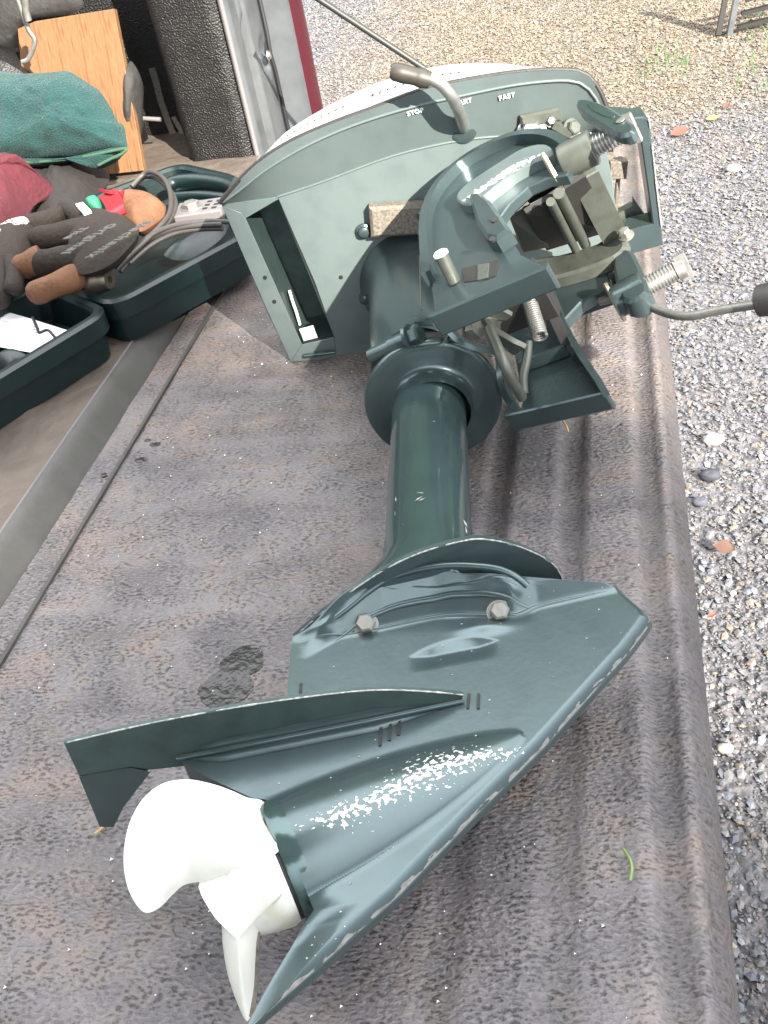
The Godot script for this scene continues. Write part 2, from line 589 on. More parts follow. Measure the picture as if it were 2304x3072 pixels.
func ground():
	var s := st()
	for r in [[-4.0, 5.0, -9.0, 2.0, 90, 110]]:
		surface(s, r[4], r[5], func(u, v):
			var x: float = lerpf(r[0], r[1], u)
			var z: float = lerpf(r[2], r[3], v)
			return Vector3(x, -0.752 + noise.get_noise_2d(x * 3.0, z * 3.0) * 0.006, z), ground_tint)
	flat_on(s)
	s.set_color(Color(0.86, 0.88, 0.95))
	quad(s, Vector3(-60, -0.765, -60), Vector3(60, -0.765, -60), Vector3(60, -0.765, 60), Vector3(-60, -0.765, 60))
	var g := part("driveway", s, M.asphalt)
	g.set_meta("kind", "structure")
	# loose gravel
	var ms := st()
	flat_on(ms)
	var ico := [Vector3(0, 1, 0), Vector3(0.9, 0.3, 0.1), Vector3(0.25, 0.35, 0.9), Vector3(-0.8, 0.25, 0.5), Vector3(-0.7, 0.3, -0.6), Vector3(0.35, 0.25, -0.85), Vector3(0, -0.6, 0)]
	for i in 5:
		tri(ms, ico[0], ico[1 + i], ico[1 + (i + 1) % 5])
		tri(ms, ico[6], ico[1 + (i + 1) % 5], ico[1 + i])
	ms.generate_normals()
	var mesh := ms.commit()
	mesh.surface_set_material(0, M.pebble)
	var mm := MultiMesh.new()
	mm.transform_format = MultiMesh.TRANSFORM_3D
	mm.use_colors = true
	mm.mesh = mesh
	var xs := []
	for i in 330000:
		var z := 0.5 - pow(rng.randf(), 0.8) * 8.0
		var x := rng.randf_range(-0.15 + z * 0.30, 0.85 - z * 0.14)
		if x < 0.0 and z > -1.8:
			continue
		var r := 0.0020 + pow(rng.randf(), 5.0) * 0.0062 + maxf(0.0, -z - 2.0) * 0.0004
		var b := Basis.from_euler(Vector3(rng.randf() * 0.6, rng.randf() * TAU, rng.randf() * 0.6)).scaled_local(Vector3(r * rng.randf_range(0.8, 1.5), r * rng.randf_range(0.45, 0.8), r))
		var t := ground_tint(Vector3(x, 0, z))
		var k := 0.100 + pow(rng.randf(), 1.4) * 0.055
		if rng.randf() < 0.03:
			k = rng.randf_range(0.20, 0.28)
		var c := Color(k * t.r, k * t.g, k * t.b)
		var w := rng.randf()
		if w < 0.16:
			c = c * Color(1.2, 1.0, 0.78)
		elif w > 0.86:
			c = c * Color(0.88, 0.95, 1.1)
		xs.append([Transform3D(b, Vector3(x, -0.751 + r * 0.25 + noise.get_noise_2d(x * 3.0, z * 3.0) * 0.006, z)), c])
	mm.instance_count = xs.size()
	for i in xs.size():
		mm.set_instance_transform(i, xs[i][0])
		mm.set_instance_color(i, xs[i][1])
	var mi := MultiMeshInstance3D.new()
	mi.name = "gravel"
	mi.multimesh = mm
	mi.set_meta("kind", "stuff")
	mi.set_meta("label", "loose grey and tan gravel strewn over the driveway")
	mi.set_meta("category", "gravel")
	add_child(mi)

# ---------------------------------------------------------------- truck
func liner_h(x: float, z: float) -> float:
	# long waves along the outer half, wide shallow channels on the inner half
	var outer := ss(-0.20, -0.09, x + noise.get_noise_2d(z * 4.0, 3.0) * 0.01)
	var w := cos(TAU * (x + 0.013) / 0.0608)
	var near_fade := 1.0 - 0.65 * ss(-0.66, -0.48, z) * (1.0 - ss(-0.01, 0.0, x))
	var h := outer * near_fade * 0.0032 * (ss(-0.98, -0.2, w) * 2.0 - 1.0)
	var c := cos(TAU * (z + 0.7315) / 0.0755)
	var inner := ss(-0.44, -0.40, x) * (1.0 - ss(-0.27, -0.235, x)) * ss(-1.15, -0.9, z)
	h += inner * 0.0013 * (ss(-0.7, 0.1, c) * 2.0 - 1.0)
	h += noise.get_noise_2d(x * 9.0, z * 9.0) * 0.0014 + noise.get_noise_2d(x * 70.0, z * 120.0) * 0.0005
	return h - 0.002

func liner_tint(p: Vector3) -> Color:
	var n := noise.get_noise_2d(p.x * 5.0, p.z * 9.0)
	var n2 := noise.get_noise_2d(p.x * 16.0 + 7.0, p.z * 34.0)
	var c := Color(0.160, 0.146, 0.146)
	var brown := ss(0.05, 0.5, n + n2 * 0.5) * 0.6 + ss(-0.7, -1.15, p.z) * 0.55
	c = c.lerp(Color(0.195, 0.158, 0.130), clampf(brown * 0.9, 0.0, 1.0))
	var dark := ss(0.15, 0.5, -n + n2 * 0.4) * 0.45
	c = c.lerp(Color(0.100, 0.095, 0.102), dark)
	# the grooves are coloured darker
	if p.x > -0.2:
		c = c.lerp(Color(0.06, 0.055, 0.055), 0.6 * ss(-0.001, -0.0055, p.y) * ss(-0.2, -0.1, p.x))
	return c

func truck():
	var t := thing("pickup_truck", "pickup truck with its tailgate lowered, grey tail pillar and black bed liner", "pickup truck")
	# tailgate: liner sheet rolled over the outer edge
	var s := st()
	surface(s, 170, 300, func(u, v):
		var z: float = lerpf(-1.50, 0.12, v)
		var a: float = u * 0.632
		if a < 0.540:
			var x: float = -0.500 + a
			return Vector3(x, liner_h(x, z) * (1.0 - ss(0.527, 0.540, a)) - 0.010 * ss(0.522, 0.540, a) * ss(0.522, 0.540, a), z)
		var d := (a - 0.540) / 0.092
		return Vector3(0.040 + 0.009 * sin(minf(d * 4.0, 1.0) * PI / 2.0) - 0.01 * d, -0.010 - 0.09 * d - 0.004 * d, z), liner_tint)
	var tg := part("tailgate", s, M.liner, t)
	s = st()
	block(s, Transform3D(Basis(), Vector3(-0.225, -0.052, -0.69)), Vector3(0.48, 0.07, 1.60), 0.004)
	part("inner_panel", s, M.body_grey, tg)
	s = st()
	quad(s, Vector3(-0.52, -0.035, 0.12), Vector3(-0.49, -0.035, 0.12), Vector3(-0.49, -0.035, -1.56), Vector3(-0.52, -0.035, -1.56))
	part("gap_floor", s, M.black, tg)
	s = st()
	beam(s, Vector3(-0.4695, -0.0005, 0.1), Vector3(-0.4695, -0.0005, -1.5), 0.0035, 0.0035)
	part("liner_lip", s, M.seal, tg)
	# hinge gap: sloped sill between floor and tailgate
	s = st()
	surface(s, 10, 60, func(u, v):
		var z: float = lerpf(-1.56, 0.12, v)
		var x: float = lerpf(-0.536, -0.503, u)
		return Vector3(x, lerpf(0.012, -0.016, ss(0.0, 1.0, u)) + noise.get_noise_2d(x * 20.0, z * 20.0) * 0.0008, z))
	part("hinge_sill", s, M.sill, t)
	# bed floor
	s = st()
	surface(s, 80, 60, func(u, v):
		var x: float = lerpf(-2.3, -0.536, u)
		var z: float = lerpf(-1.74, 0.12, v)
		return Vector3(x, 0.012 + 0.003 * cos(z * 60.0) * ss(-0.56, -0.6, x) + noise.get_noise_2d(x * 8.0, z * 8.0) * 0.0015, z))
	part("bed_floor", s, M.liner_floor, t)
	s = st()
	tube(s, [Vector3(-0.536, 0.0115, 0.1), Vector3(-0.536, 0.0115, -0.8), Vector3(-0.536, 0.0115, -1.56)], 0.0016, 6)
	part("floor_edge_trim", s, M.grey_plastic, t)
	# side wall of the bed, recessed behind the post
	s = st()
	block(s, Transform3D(Basis(), Vector3(-1.45, 0.30, -1.755)), Vector3(1.70, 0.62, 0.03), 0.004)
	part("bed_side", s, M.liner_black, t)
	s = st()
	# wheel housing
	var wh := []
	for i in 13:
		var a := PI * i / 12.0
		wh.append(Vector2(-1.18 + cos(a) * 0.40, 0.0 + sin(a) * 0.26))
	slab(s, wh, Transform3D(Basis(), Vector3(0, 0.012, -1.74)), 0.20, 0.02)
	part("wheel_housing", s, M.liner_black, t)
	s = st()
	surface(s, 24, 60, func(u, v):
		var y: float = lerpf(0.005, 0.62, v)
		# wraps from the recess round the front corner of the post to the rear corner
		var pts := [Vector3(-0.665, y, -1.74), Vector3(-0.655, y, -1.575), Vector3(-0.645, y, -1.562), Vector3(-0.56, y, -1.560), Vector3(-0.546, y, -1.568), Vector3(-0.545, y, -1.60)]
		var f: float = u * 5.0
		var i := mini(int(f), 4)
		var p: Vector3 = pts[i].lerp(pts[i + 1], f - i)
		return p + Vector3(0.0, 0, noise.get_noise_3dv(p * 90.0) * 0.0022))
	part("liner_post", s, M.liner_black, t)
	# pillar: rear face of the bed side, pressed steel
	s = st()
	surface(s, 90, 90, func(u, v):
		var y: float = lerpf(-0.25, 0.62, v)
		var d: float = u * 0.205
		var x := -0.545
		x += 0.012 * ss(0.0, 0.012, d) - 0.010 * ss(0.040, 0.050, d) + 0.016 * ss(0.056, 0.066, d)
		x -= 0.010 * ss(0.128, 0.134, d) - 0.008 * ss(0.136, 0.142, d)
		x += 0.03 * ss(0.14, 0.205, d)
		var q := Vector2(d - 0.108, y - 0.128)
		x -= 0.012 * (1.0 - ss(0.016, 0.026, q.length()))
		x += 0.009 * (1.0 - ss(0.006, 0.012, q.length()))
		for b in [[0.33, 0.052], [0.215, 0.045]]:
			var e := Vector2((d - 0.048) / 0.007, (y - b[0]) / (b[1] * 0.5))
			x += 0.009 * (1.0 - ss(0.7, 1.1, maxf(absf(e.x), absf(e.y))))
		return Vector3(x, y, -1.562 - d))
	var pl := part("tail_pillar", s, M.body_grey, t)
	s = st()
	hex_bolt(s, Vector3(-0.522, 0.128, -1.67), Vector3(1, 0, 0), 0.006, 0.004)
	part("bolt", s, M.steel, pl)
	s = st()
	tube(s, [Vector3(-0.523, -0.2, -1.693), Vector3(-0.523, 0.10, -1.693), Vector3(-0.523, 0.128, -1.686), Vector3(-0.523, 0.156, -1.693), Vector3(-0.523, 0.6, -1.693)], 0.0035, 8)
	part("panel_seam", s, M.black, pl)
	s = st()
	tube(s, [Vector3(-0.541, -0.2, -1.564), Vector3(-0.541, 0.6, -1.564)], 0.004, 8)
	part("edge_seal", s, M.grey_plastic, pl)
	s = st()
	slab(s, [Vector2(-2.2, -0.45), Vector2(-0.52, -0.45), Vector2(-0.52, 0.62), Vector2(-2.2, 0.62)], Transform3D(Basis(), Vector3(0, 0, -1.80)), 0.028, 0.004)
	part("outer_side_panel", s, M.body_grey, t)
	s = st()
	block(s, Transform3D(Basis(), Vector3(-1.43, 0.05, 0.17)), Vector3(1.76, 1.0, 0.07), 0.01)
	part("near_side_panel", s, M.body_grey, t)
	s = st()
	block(s, Transform3D(Basis(), Vector3(-3.0, 0.35, -0.81)), Vector3(1.3, 1.6, 2.0), 0.08)
	part("cab", s, M.body_grey, t)
	# tail lamp lens wraps the corner
	s = st()
	surface(s, 14, 40, func(u, v):
		var y: float = lerpf(-0.30, 0.62, v)
		var a: float = u * PI * 0.55
		return Vector3(-0.512 + 0.026 * sin(a) - 0.004 + 0.0012 * cos(y * 500.0) * 0.3, y, -1.768 - 0.030 * (1.0 - cos(a)) - 0.012 * u))
	part("tail_light", s, M.tail_red, t)
	# stay cable between pillar and tailgate
	s = st()
	var ca: Array = [Vector3(-0.3703, 0.2362, -1.4600), Vector3(-0.3155, 0.1911, -1.4600), Vector3(-0.2453, 0.1333, -1.4600)]
	var c0: Vector3 = ca[0]
	var c2: Vector3 = ca[2]
	var far_end := c2 + (c2 - c0) * 0.75
	tube(s, [c0 - (c2 - c0) * 0.25, c0, c2, far_end], 0.0042, 8)
	part("tailgate_cable", s, M.cable, t)
	# straps and bracket on the bed wall
	s = st()
	ribbon(s, [Vector3(-0.7206, 0.1309, -1.6800), Vector3(-0.7201, 0.1074, -1.6800), Vector3(-0.7214, 0.0810, -1.6800), Vector3(-0.7197, 0.0527, -1.6800), Vector3(-0.7161, 0.0259, -1.6800)], Vector3(1, 0, 0), 0.011, 0.003)
	ribbon(s, [Vector3(-0.6995, 0.0580, -1.6600), Vector3(-0.6938, 0.0384, -1.6600), Vector3(-0.6916, 0.0299, -1.6600)], Vector3(1, 0, 0), 0.008, 0.003)
	part("bracket", s, M.dull_steel, t)
	s = st()
	tube(s, [Vector3(-0.7377, 0.0806, -1.6000), Vector3(-0.7189, 0.0769, -1.6000), Vector3(-0.6962, 0.0731, -1.6000)], 0.0035, 8)
	part("tie_rod", s, M.grey_plastic, t)
	# hook with a loop of wire at the bed's corner
	s = st()
	tube(s, catmull([Vector3(-0.7947, 0.2952, -1.4700), Vector3(-0.7944, 0.2737, -1.4700), Vector3(-0.7942, 0.2518, -1.4700), Vector3(-0.7901, 0.2388, -1.4700), Vector3(-0.7986, 0.2256, -1.4700), Vector3(-0.8106, 0.2144, -1.4700), Vector3(-0.8211, 0.2121, -1.4700)], 4), 0.0035, 6)
	tube(s, catmull([Vector3(-0.7768, 0.2950, -1.4600), Vector3(-0.7825, 0.2788, -1.4600), Vector3(-0.7840, 0.2652, -1.4600)], 4), 0.005, 6)
	part("tie_hook", s, M.dull_steel, t)
	# spare strip of floor mat against the front of the bed
	s = st()
	cushion(s, [Vector3(-0.9474, 0.3010, -1.6402), Vector3(-0.7743, 0.2783, -1.6357), Vector3(-0.7790, 0.2431, -1.6286), Vector3(-0.8098, 0.2335, -1.6267), Vector3(-0.8606, 0.2343, -1.6269), Vector3(-0.9121, 0.1997, -1.6199), Vector3(-0.9824, 0.2010, -1.6202)], Vector3(0, 0.01, 0.03), 5, 0.01, 20.0)
	part("bed_corner_pad", s, M.pad, t)
	# wet spots on the tailgate liner
	var wet := branch("wet_spots", t)
	for spot in [[Vector3(-0.2812, 0, -0.4740).x, Vector3(-0.2812, 0, -0.4740).z, 0.0195, 0.0185], [Vector3(-0.2742, 0, -0.4981).x, Vector3(-0.2742, 0, -0.4981).z, 0.0155, 0.0165], [-0.479, -0.74, 0.003, 0.003], [-0.450, -0.7635, 0.0065, 0.004], [-0.445, -0.789, 0.006, 0.0035], [-0.456, -0.797, 0.003, 0.003]]:
		s = st()
		var ring := []
		for i in 28:
			var a := TAU * i / 28.0
			var k := 1.0 + 0.22 * noise.get_noise_2d(cos(a) * 0.9 + spot[0] * 300.0, sin(a) * 0.9)
			ring.append(Vector2(cos(a) * spot[2] * k, sin(a) * spot[3] * k))
		smooth_on(s)
		var at := Vector3(spot[0], 0, spot[1])
		for i in 28:
			for k in 4:
				var f := func(v2: Vector2, r: float) -> Vector3:
					var q := at + Vector3(v2.x * r, 0, v2.y * r)
					var base := liner_h(q.x, q.z) if q.x > -0.46 else -0.0005
					return Vector3(q.x, base + 0.0006 * (1.0 - r * r) + 0.0005 + noise.get_noise_2d(q.x * 160.0, q.z * 260.0) * 0.00015, q.z)
				var r0 := k / 4.0
				var r1 := (k + 1) / 4.0
				quad(s, f.call(ring[i], r0), f.call(ring[i], r1), f.call(ring[(i + 1) % 28], r1), f.call(ring[(i + 1) % 28], r0))
		part("wet_spot", s, M.wet, wet)

# ---------------------------------------------------------------- outboard motor
# motor axes: x forward, y up from the tailgate, z down the leg to the propeller
const LEFT_EDGE := [Vector2(0.0552, 0.1178), Vector2(0.0221, 0.1179), Vector2(-0.0090, 0.1247), Vector2(-0.0399, 0.1426), Vector2(-0.0398, 0.1674), Vector2(-0.0392, 0.1922), Vector2(-0.0689, 0.2179), Vector2(-0.0963, 0.2358), Vector2(-0.0781, 0.2491), Vector2(-0.0518, 0.2650), Vector2(-0.0432, 0.2672), Vector2(-0.0270, 0.3026), Vector2(-0.0128, 0.3334), Vector2(-0.0193, 0.3411), Vector2(-0.0266, 0.3551), Vector2(-0.0335, 0.3688), Vector2(-0.0405, 0.3850), Vector2(-0.0471, 0.3995)]
const RIGHT_EDGE := [Vector2(0.0706, 0.1196), Vector2(0.0852, 0.1219), Vector2(0.0994, 0.1245), Vector2(0.1096, 0.1223), Vector2(0.1649, 0.1281), Vector2(0.1697, 0.1311), Vector2(0.1804, 0.1508), Vector2(0.1817, 0.1567), Vector2(0.1758, 0.1655), Vector2(0.1646, 0.1800), Vector2(0.1094, 0.2430), Vector2(0.0708, 0.2824), Vector2(0.0290, 0.3270), Vector2(-0.0088, 0.3611), Vector2(-0.0379, 0.3867), Vector2(-0.0544, 0.4020)]
const RIDGE_A := [Vector2(-0.0467, 0.1569), Vector2(-0.0312, 0.1492), Vector2(0.0101, 0.1448), Vector2(0.0513, 0.1392), Vector2(0.0751, 0.1411), Vector2(0.0992, 0.1456), Vector2(0.1159, 0.1398), Vector2(0.1416, 0.1355), Vector2(0.1643, 0.1322)]
const RIDGE_B := [Vector2(-0.0293, 0.1626), Vector2(-0.0075, 0.1469), Vector2(0.0193, 0.1333), Vector2(0.0541, 0.1279), Vector2(0.0737, 0.1285), Vector2(0.0901, 0.1319), Vector2(0.1059, 0.1389), Vector2(0.1214, 0.1455)]
const NOSE := Vector3(0.0969, 0.0600, 0.2387)
const RING := Vector3(-0.0278, 0.0600, 0.2981)

func edge_x(c: Array, z: float) -> float:
	if z <= c[0].y:
		return c[0].x
	for i in c.size() - 1:
		var a: Vector2 = c[i]
		var b: Vector2 = c[i + 1]
		if b.y > a.y and z <= b.y and z >= a.y:
			return lerpf(a.x, b.x, (z - a.y) / (b.y - a.y))
	return c[c.size() - 1].x

func lower_h(x: float, z: float) -> float:
	var front := edge_x(RIGHT_EDGE, z) - x
	var behind := x - edge_x(LEFT_EDGE, z)
	var t := lerpf(0.0020, 0.0095, sqrt(ss(0.0, 0.007, front)))
	t = minf(t, lerpf(0.0095, lerpf(0.002, 0.0095, ss(0.0, 0.024, behind)), ss(0.322, 0.350, z)))
	var off_edge := lerpf(ss(-0.004, 0.012, behind), ss(0.002, 0.035, behind), ss(0.128, 0.150, z))
	var a := along(RIDGE_A, x) - z
	t += 0.0200 * off_edge * ramp(a, 0.032)
	var b := along(RIDGE_B, x) - z
	t += 0.0080 * off_edge * ramp(b, 0.012) * (1.0 - ss(0.088, 0.104, x))
	# small leaf-shaped swelling on the flank
	var q := Vector2(x - 0.062, z - 0.1685 - (x - 0.062) * -0.12)
	var wl := 0.0085 * (1.0 - pow(q.x / 0.027, 2.0))
	if wl > 0.0 and q.y > -wl - 0.001 and q.y < 0.016:
		var dip := 0.0026 * minf(1.0, wl / 0.006)
		t -= dip * (ramp(q.y + wl, wl) if q.y < 0.0 else 1.0 - ss(0.0, 0.014, q.y))
	q = Vector2((x - 0.081) / 0.013, (z - 0.153) / 0.005)
	t += 0.0022 * exp(-q.length_squared())
	# torpedo
	var ax := NOSE - RING
	var l := ax.length()
	var d := ax / l
	var rel := Vector3(x, 0.06, z) - RING
	var sgo := rel.dot(d)
	var perp := (rel - d * sgo).length()
	var f := clampf(sgo / l, -0.1, 1.0)
	var r := 0.0315 * pow(maxf(1.0 - pow(maxf(f, 0.0), 1.7), 0.0), 0.75)
	if r > perp:
		t = smax(t, sqrt(r * r - perp * perp), 0.016)
	elif r > 0.0:
		t = smax(t, -(perp - r) * 1.5, 0.016)
	return t

func lower_top(x: float, z: float) -> Vector3:
	return Vector3(x, 0.06 + lower_h(x, z), z)

func motor():
	var m := thing("outboard_motor", "small dark green outboard motor with white propeller lying on the lowered tailgate", "outboard motor", Vector3(-0.19, 0, -0.60), 0.1405)
	lower_unit(m)
	propeller(m)
	leg(m)
	powerhead(m)
	clamp_bracket(m)

func worn_edge(s: SurfaceTool, p: Array, r: float, keep: float):
	# bare metal along an edge where the paint has chipped off, in broken runs
	var run := []
	for i in p.size():
		var on := noise.get_noise_2d(i * 0.16, r * 9000.0) > keep
		if on:
			run.append(p[i])
		if (not on or i == p.size() - 1) and run.size() > 1:
			var rad := []
			for k in run.size():
				rad.append(r * (0.5 + 0.9 * absf(noise.get_noise_1d(k * 0.6 + i))) * (0.3 if k == 0 or k == run.size() - 1 else 1.0))
			tube(s, run, rad, 6, true)
		if not on:
			run = []

func lower_unit(m: Node3D):
	var u := branch("lower_unit", m)
	var s := st()
	var z0: float = LEFT_EDGE[0].y
	var z1: float = LEFT_EDGE[LEFT_EDGE.size() - 1].y
	var nr := 380
	var ncol := 150
	var tops := []
	for i in nr + 1:
		var z := lerpf(z0, z1, float(i) / nr)
		var xa := edge_x(LEFT_EDGE, z)
		var xb := edge_x(RIGHT_EDGE, z)
		var row := []
		for j in ncol + 1:
			var w := float(j) / ncol
			w = w * w * (3.0 - 2.0 * w) * 0.5 + w * 0.5
			row.append(lower_top(lerpf(xa, xb, w), z))
		tops.append(row)
	var under := func(p: Vector3) -> Vector3: return Vector3(p.x, 0.12 - p.y, p.z)
	for side in 2:
		smooth_on(s)
		for i in nr:
			for j in ncol:
				var q := [tops[i][j], tops[i + 1][j], tops[i + 1][j + 1], tops[i][j + 1]]
				if side == 0:
					quad(s, q[0], q[1], q[2], q[3])
				else:
					quad(s, under.call(q[0]), under.call(q[3]), under.call(q[2]), under.call(q[1]))
	for e in [0, ncol]:
		smooth_on(s)
		for i in nr:
			quad(s, tops[i][e], under.call(tops[i][e]), under.call(tops[i + 1][e]), tops[i + 1][e])
	smooth_on(s)
	for j in ncol:
		quad(s, tops[0][j], tops[0][j + 1], under.call(tops[0][j + 1]), under.call(tops[0][j]))
	part("gearcase", s, M.green, u)
	# rounded beads added along the ridges to draw bright highlight lines
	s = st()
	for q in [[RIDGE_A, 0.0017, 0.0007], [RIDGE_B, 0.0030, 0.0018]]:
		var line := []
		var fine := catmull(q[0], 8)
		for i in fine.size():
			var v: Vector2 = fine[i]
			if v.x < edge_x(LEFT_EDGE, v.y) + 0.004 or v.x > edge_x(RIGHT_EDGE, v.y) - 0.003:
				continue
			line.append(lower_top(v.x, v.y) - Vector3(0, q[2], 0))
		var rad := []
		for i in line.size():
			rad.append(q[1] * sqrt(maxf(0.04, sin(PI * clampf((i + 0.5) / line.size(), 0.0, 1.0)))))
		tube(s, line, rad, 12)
	part("glint_bead", s, M.green, u).set_meta("kind", "stuff")
	# flange where leg and gearcase meet
	s = st()
	var fx: Transform3D = Transform3D(Basis(Vector3(0.9891, 0, -0.1470), Vector3.UP, Vector3(0.1470, 0, 0.9891)), Vector3(-0.0425, 0.0600, 0.1342))
	var arc := catmull([Vector2(0, 0), Vector2(0.0156, 0.0113), Vector2(0.0348, 0.0238), Vector2(0.0656, 0.0397), Vector2(0.0914, 0.0477), Vector2(0.1191, 0.0498), Vector2(0.1339, 0.0466), Vector2(0.1527, 0.0357), Vector2(0.1715, 0.0176), Vector2(0.1783, 0)], 5)
	var arc3 := []
	for p in arc:
		arc3.append(fx * Vector3(p.x, p.y, 0.0))
	var whole := arc.duplicate()
	for i in range(arc.size() - 1, -1, -1):
		whole.append(Vector2(arc[i].x, -arc[i].y - 0.002))
	slab(s, whole, fx * Transform3D(Basis(), Vector3(0, 0, -0.005)), 0.005, 0.0008)
	part("flange", s, M.green, u)
	s = st()
	# second lip below the flange
	tube(s, catmull([Vector3(-0.0360, 0.0660, 0.1430), Vector3(-0.0102, 0.0780, 0.1382), Vector3(0.0222, 0.0900, 0.1227), Vector3(0.0553, 0.0970, 0.1230), Vector3(0.0852, 0.0970, 0.1283), Vector3(0.1007, 0.0930, 0.1326), Vector3(0.1102, 0.0850, 0.1367)], 6), 0.0022, 8)
	part("joint_lip", s, M.green, u)
	s = st()
	worn_edge(s, catmull(arc3, 3), 0.0007, -0.35)
	# anti-ventilation plate
	var px: Transform3D = Transform3D(Basis(Vector3(0.9916, 0, -0.1296), Vector3.UP, Vector3(0.1296, 0, 0.9916)), Vector3(-0.1549, 0.1000, 0.2403))
	var top := catmull([Vector2(0, 0), Vector2(0.0308, 0.0015), Vector2(0.0593, 0.0020), Vector2(0.1061, 0.0007), Vector2(0.1524, -0.0034), Vector2(0.1799, -0.0083), Vector2(0.2070, -0.0178), Vector2(0.2233, -0.0250)], 6)
	var low := [Vector2(0.2230, -0.0274), Vector2(0.1757, -0.0329), Vector2(0.1254, -0.0406), Vector2(0.0981, -0.0395), Vector2(0.0553, -0.0378), Vector2(0.0383, -0.0356), Vector2(0.0286, -0.0299), Vector2(0.0008, -0.0304), Vector2(-0.0012, -0.0289)]
	var pl := top.duplicate()
	pl.append_array(low)
	var top3 := []
	for p in top:
		top3.append(px * Vector3(p.x, p.y, 0.0))
	worn_edge(s, catmull(top3, 3), 0.0007, -0.4)
	part("worn_edge", s, M.worn, u)
	s = st()
	slab(s, pl, px * Transform3D(Basis(), Vector3(0, 0, -0.0035)), 0.0035, 0.0007)
	var plate := part("ventilation_plate", s, M.green_dull, u)
	# fold between plate and strut: a fillet
	s = st()
	smooth_on(s)
	var fold := catmull([Vector2(0.0558, -0.0362), Vector2(0.0982, -0.0389), Vector2(0.1258, -0.0384), Vector2(0.1498, -0.0362), Vector2(0.1761, -0.0309), Vector2(0.2021, -0.0253), Vector2(0.2223, -0.0255)], 8)
	for i in fold.size() - 1:
		for k in 6:
			var f := func(p: Vector2, a: float) -> Vector3:
				var w := 0.009 * minf(1.0, (fold[fold.size() - 1].x - p.x) / 0.05) * ss(-0.004, 0.03, p.x - fold[0].x)
				var base := px * Vector3(p.x, 0, 0)
				var y0: float = 0.06 + lower_h(base.x, base.z + w) + 0.0004
				var ang := a * PI / 2.0
				return base + Vector3(0, y0 - base.y + w * (1.0 - sin(ang)), 0) + px.basis.z * (w * (1.0 - cos(ang)) + 0.0002)
			quad(s, f.call(fold[i], k / 6.0), f.call(fold[i + 1], k / 6.0), f.call(fold[i + 1], (k + 1) / 6.0), f.call(fold[i], (k + 1) / 6.0))
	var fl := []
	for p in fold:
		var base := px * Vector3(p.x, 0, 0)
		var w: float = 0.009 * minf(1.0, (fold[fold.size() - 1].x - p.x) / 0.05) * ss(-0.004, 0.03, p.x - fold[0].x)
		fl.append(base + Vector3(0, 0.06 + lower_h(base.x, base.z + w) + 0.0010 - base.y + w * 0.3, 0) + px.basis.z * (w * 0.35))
	tube(s, fl, 0.0019, 10)  # bead added along the fold to draw a bright highlight line
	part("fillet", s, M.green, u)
	# trim tab at the plate's trailing end
	s = st()
	var tabq := []
	tabq = []
	for p in [Vector2(-0.0010, -0.0284), Vector2(0.0287, -0.0294), Vector2(0.0388, -0.0355), Vector2(0.0157, -0.0583), Vector2(0.0053, -0.0724), Vector2(-0.0023, -0.0699)]:
		tabq.append(Vector2(p.x, p.y))
	flat_on(s)
	var fold_y: float = tabq[1].y
	for k in [0.0, -0.004]:
		var q3 := []
		for p in tabq:
			q3.append(px * Vector3(p.x, p.y, 0.0004 + k + maxf(0.0, fold_y - p.y) * 0.10))
		for i in range(1, 5):
			tri(s, q3[1], q3[(i + 1) % 6], q3[(i + 2) % 6])
	part("trim_tab", s, M.green, plate)
	# bolts
	for b in [Vector3(0.0076, 0.0780, 0.1413), Vector3(0.0913, 0.0850, 0.1421)]:
		s = st()
		var at := Vector3(b.x, lower_top(b.x, b.z).y - 0.001, b.z)
		hex_bolt(s, at, Vector3(0.05, 0.86, 0.5), 0.0062, 0.0075)
		part("bolt", s, M.dull_steel, u)
	# water intake slots: black strips laid on for the shade inside them
	for q in [[Vector3(-0.0312, 0.0700, 0.1843), Vector3(-0.0307, 0.0700, 0.1930)], [Vector3(0.0694, 0.0700, 0.2059), Vector3(0.0682, 0.0700, 0.2173)], [Vector3(0.0750, 0.0700, 0.2067), Vector3(0.0740, 0.0700, 0.2181)], [Vector3(0.0188, 0.0720, 0.2177), Vector3(0.0183, 0.0720, 0.2380)], [Vector3(0.0242, 0.0720, 0.2159), Vector3(0.0235, 0.0720, 0.2348)], [Vector3(0.0298, 0.0720, 0.2151), Vector3(0.0286, 0.0720, 0.2316)]]:
		s = st()
		var a: Vector3 = q[0]
		var b: Vector3 = q[1]
		var p := []
		for i in 5:
			var c := a.lerp(b, i / 4.0)
			p.append(lower_top(c.x, c.z) + Vector3(0, 0.00025, 0))
		ribbon(s, p, Vector3(1, 0, 0), 0.0017, 0.0008)
		part("painted_slot", s, M.black, u)
	# flaked patch on the torpedo: bare metal showing where the paint is gone
	s = st()
	var p0 := Vector3(-0.0209, 0.0890, 0.3026)
	var p1 := Vector3(0.0957, 0.0760, 0.2472)
	var dir := Vector3(p1.x - p0.x, 0, p1.z - p0.z)
	var side := Vector3(-dir.z, 0, dir.x).normalized()
	film(s, 90, 24, func(a, b):
		var q: Vector3 = p0 + dir * a + side * (b - 0.5) * 0.034
		return lower_top(q.x, q.z) + Vector3(0, 0.00025, 0.00005))
	part("flaked_patch", s, wear_film(760, 190, 7, 0.05, Vector2(0.40, 0.72), 0.9), u)
	s = st()
	film(s, 120, 3, func(a, b):
		var z: float = lerpf(0.150, z1, a)
		var x: float = edge_x(RIGHT_EDGE, z) - 0.0004 - b * 0.0024
		return lower_top(x, z) + Vector3(0, 0.0003, 0))
	part("edge_wear", s, wear_film(900, 24, 8, 0.03, Vector2(0.85, 0.0), 0.55), u)
	# scattered nicks
	s = st()
	flat_on(s)
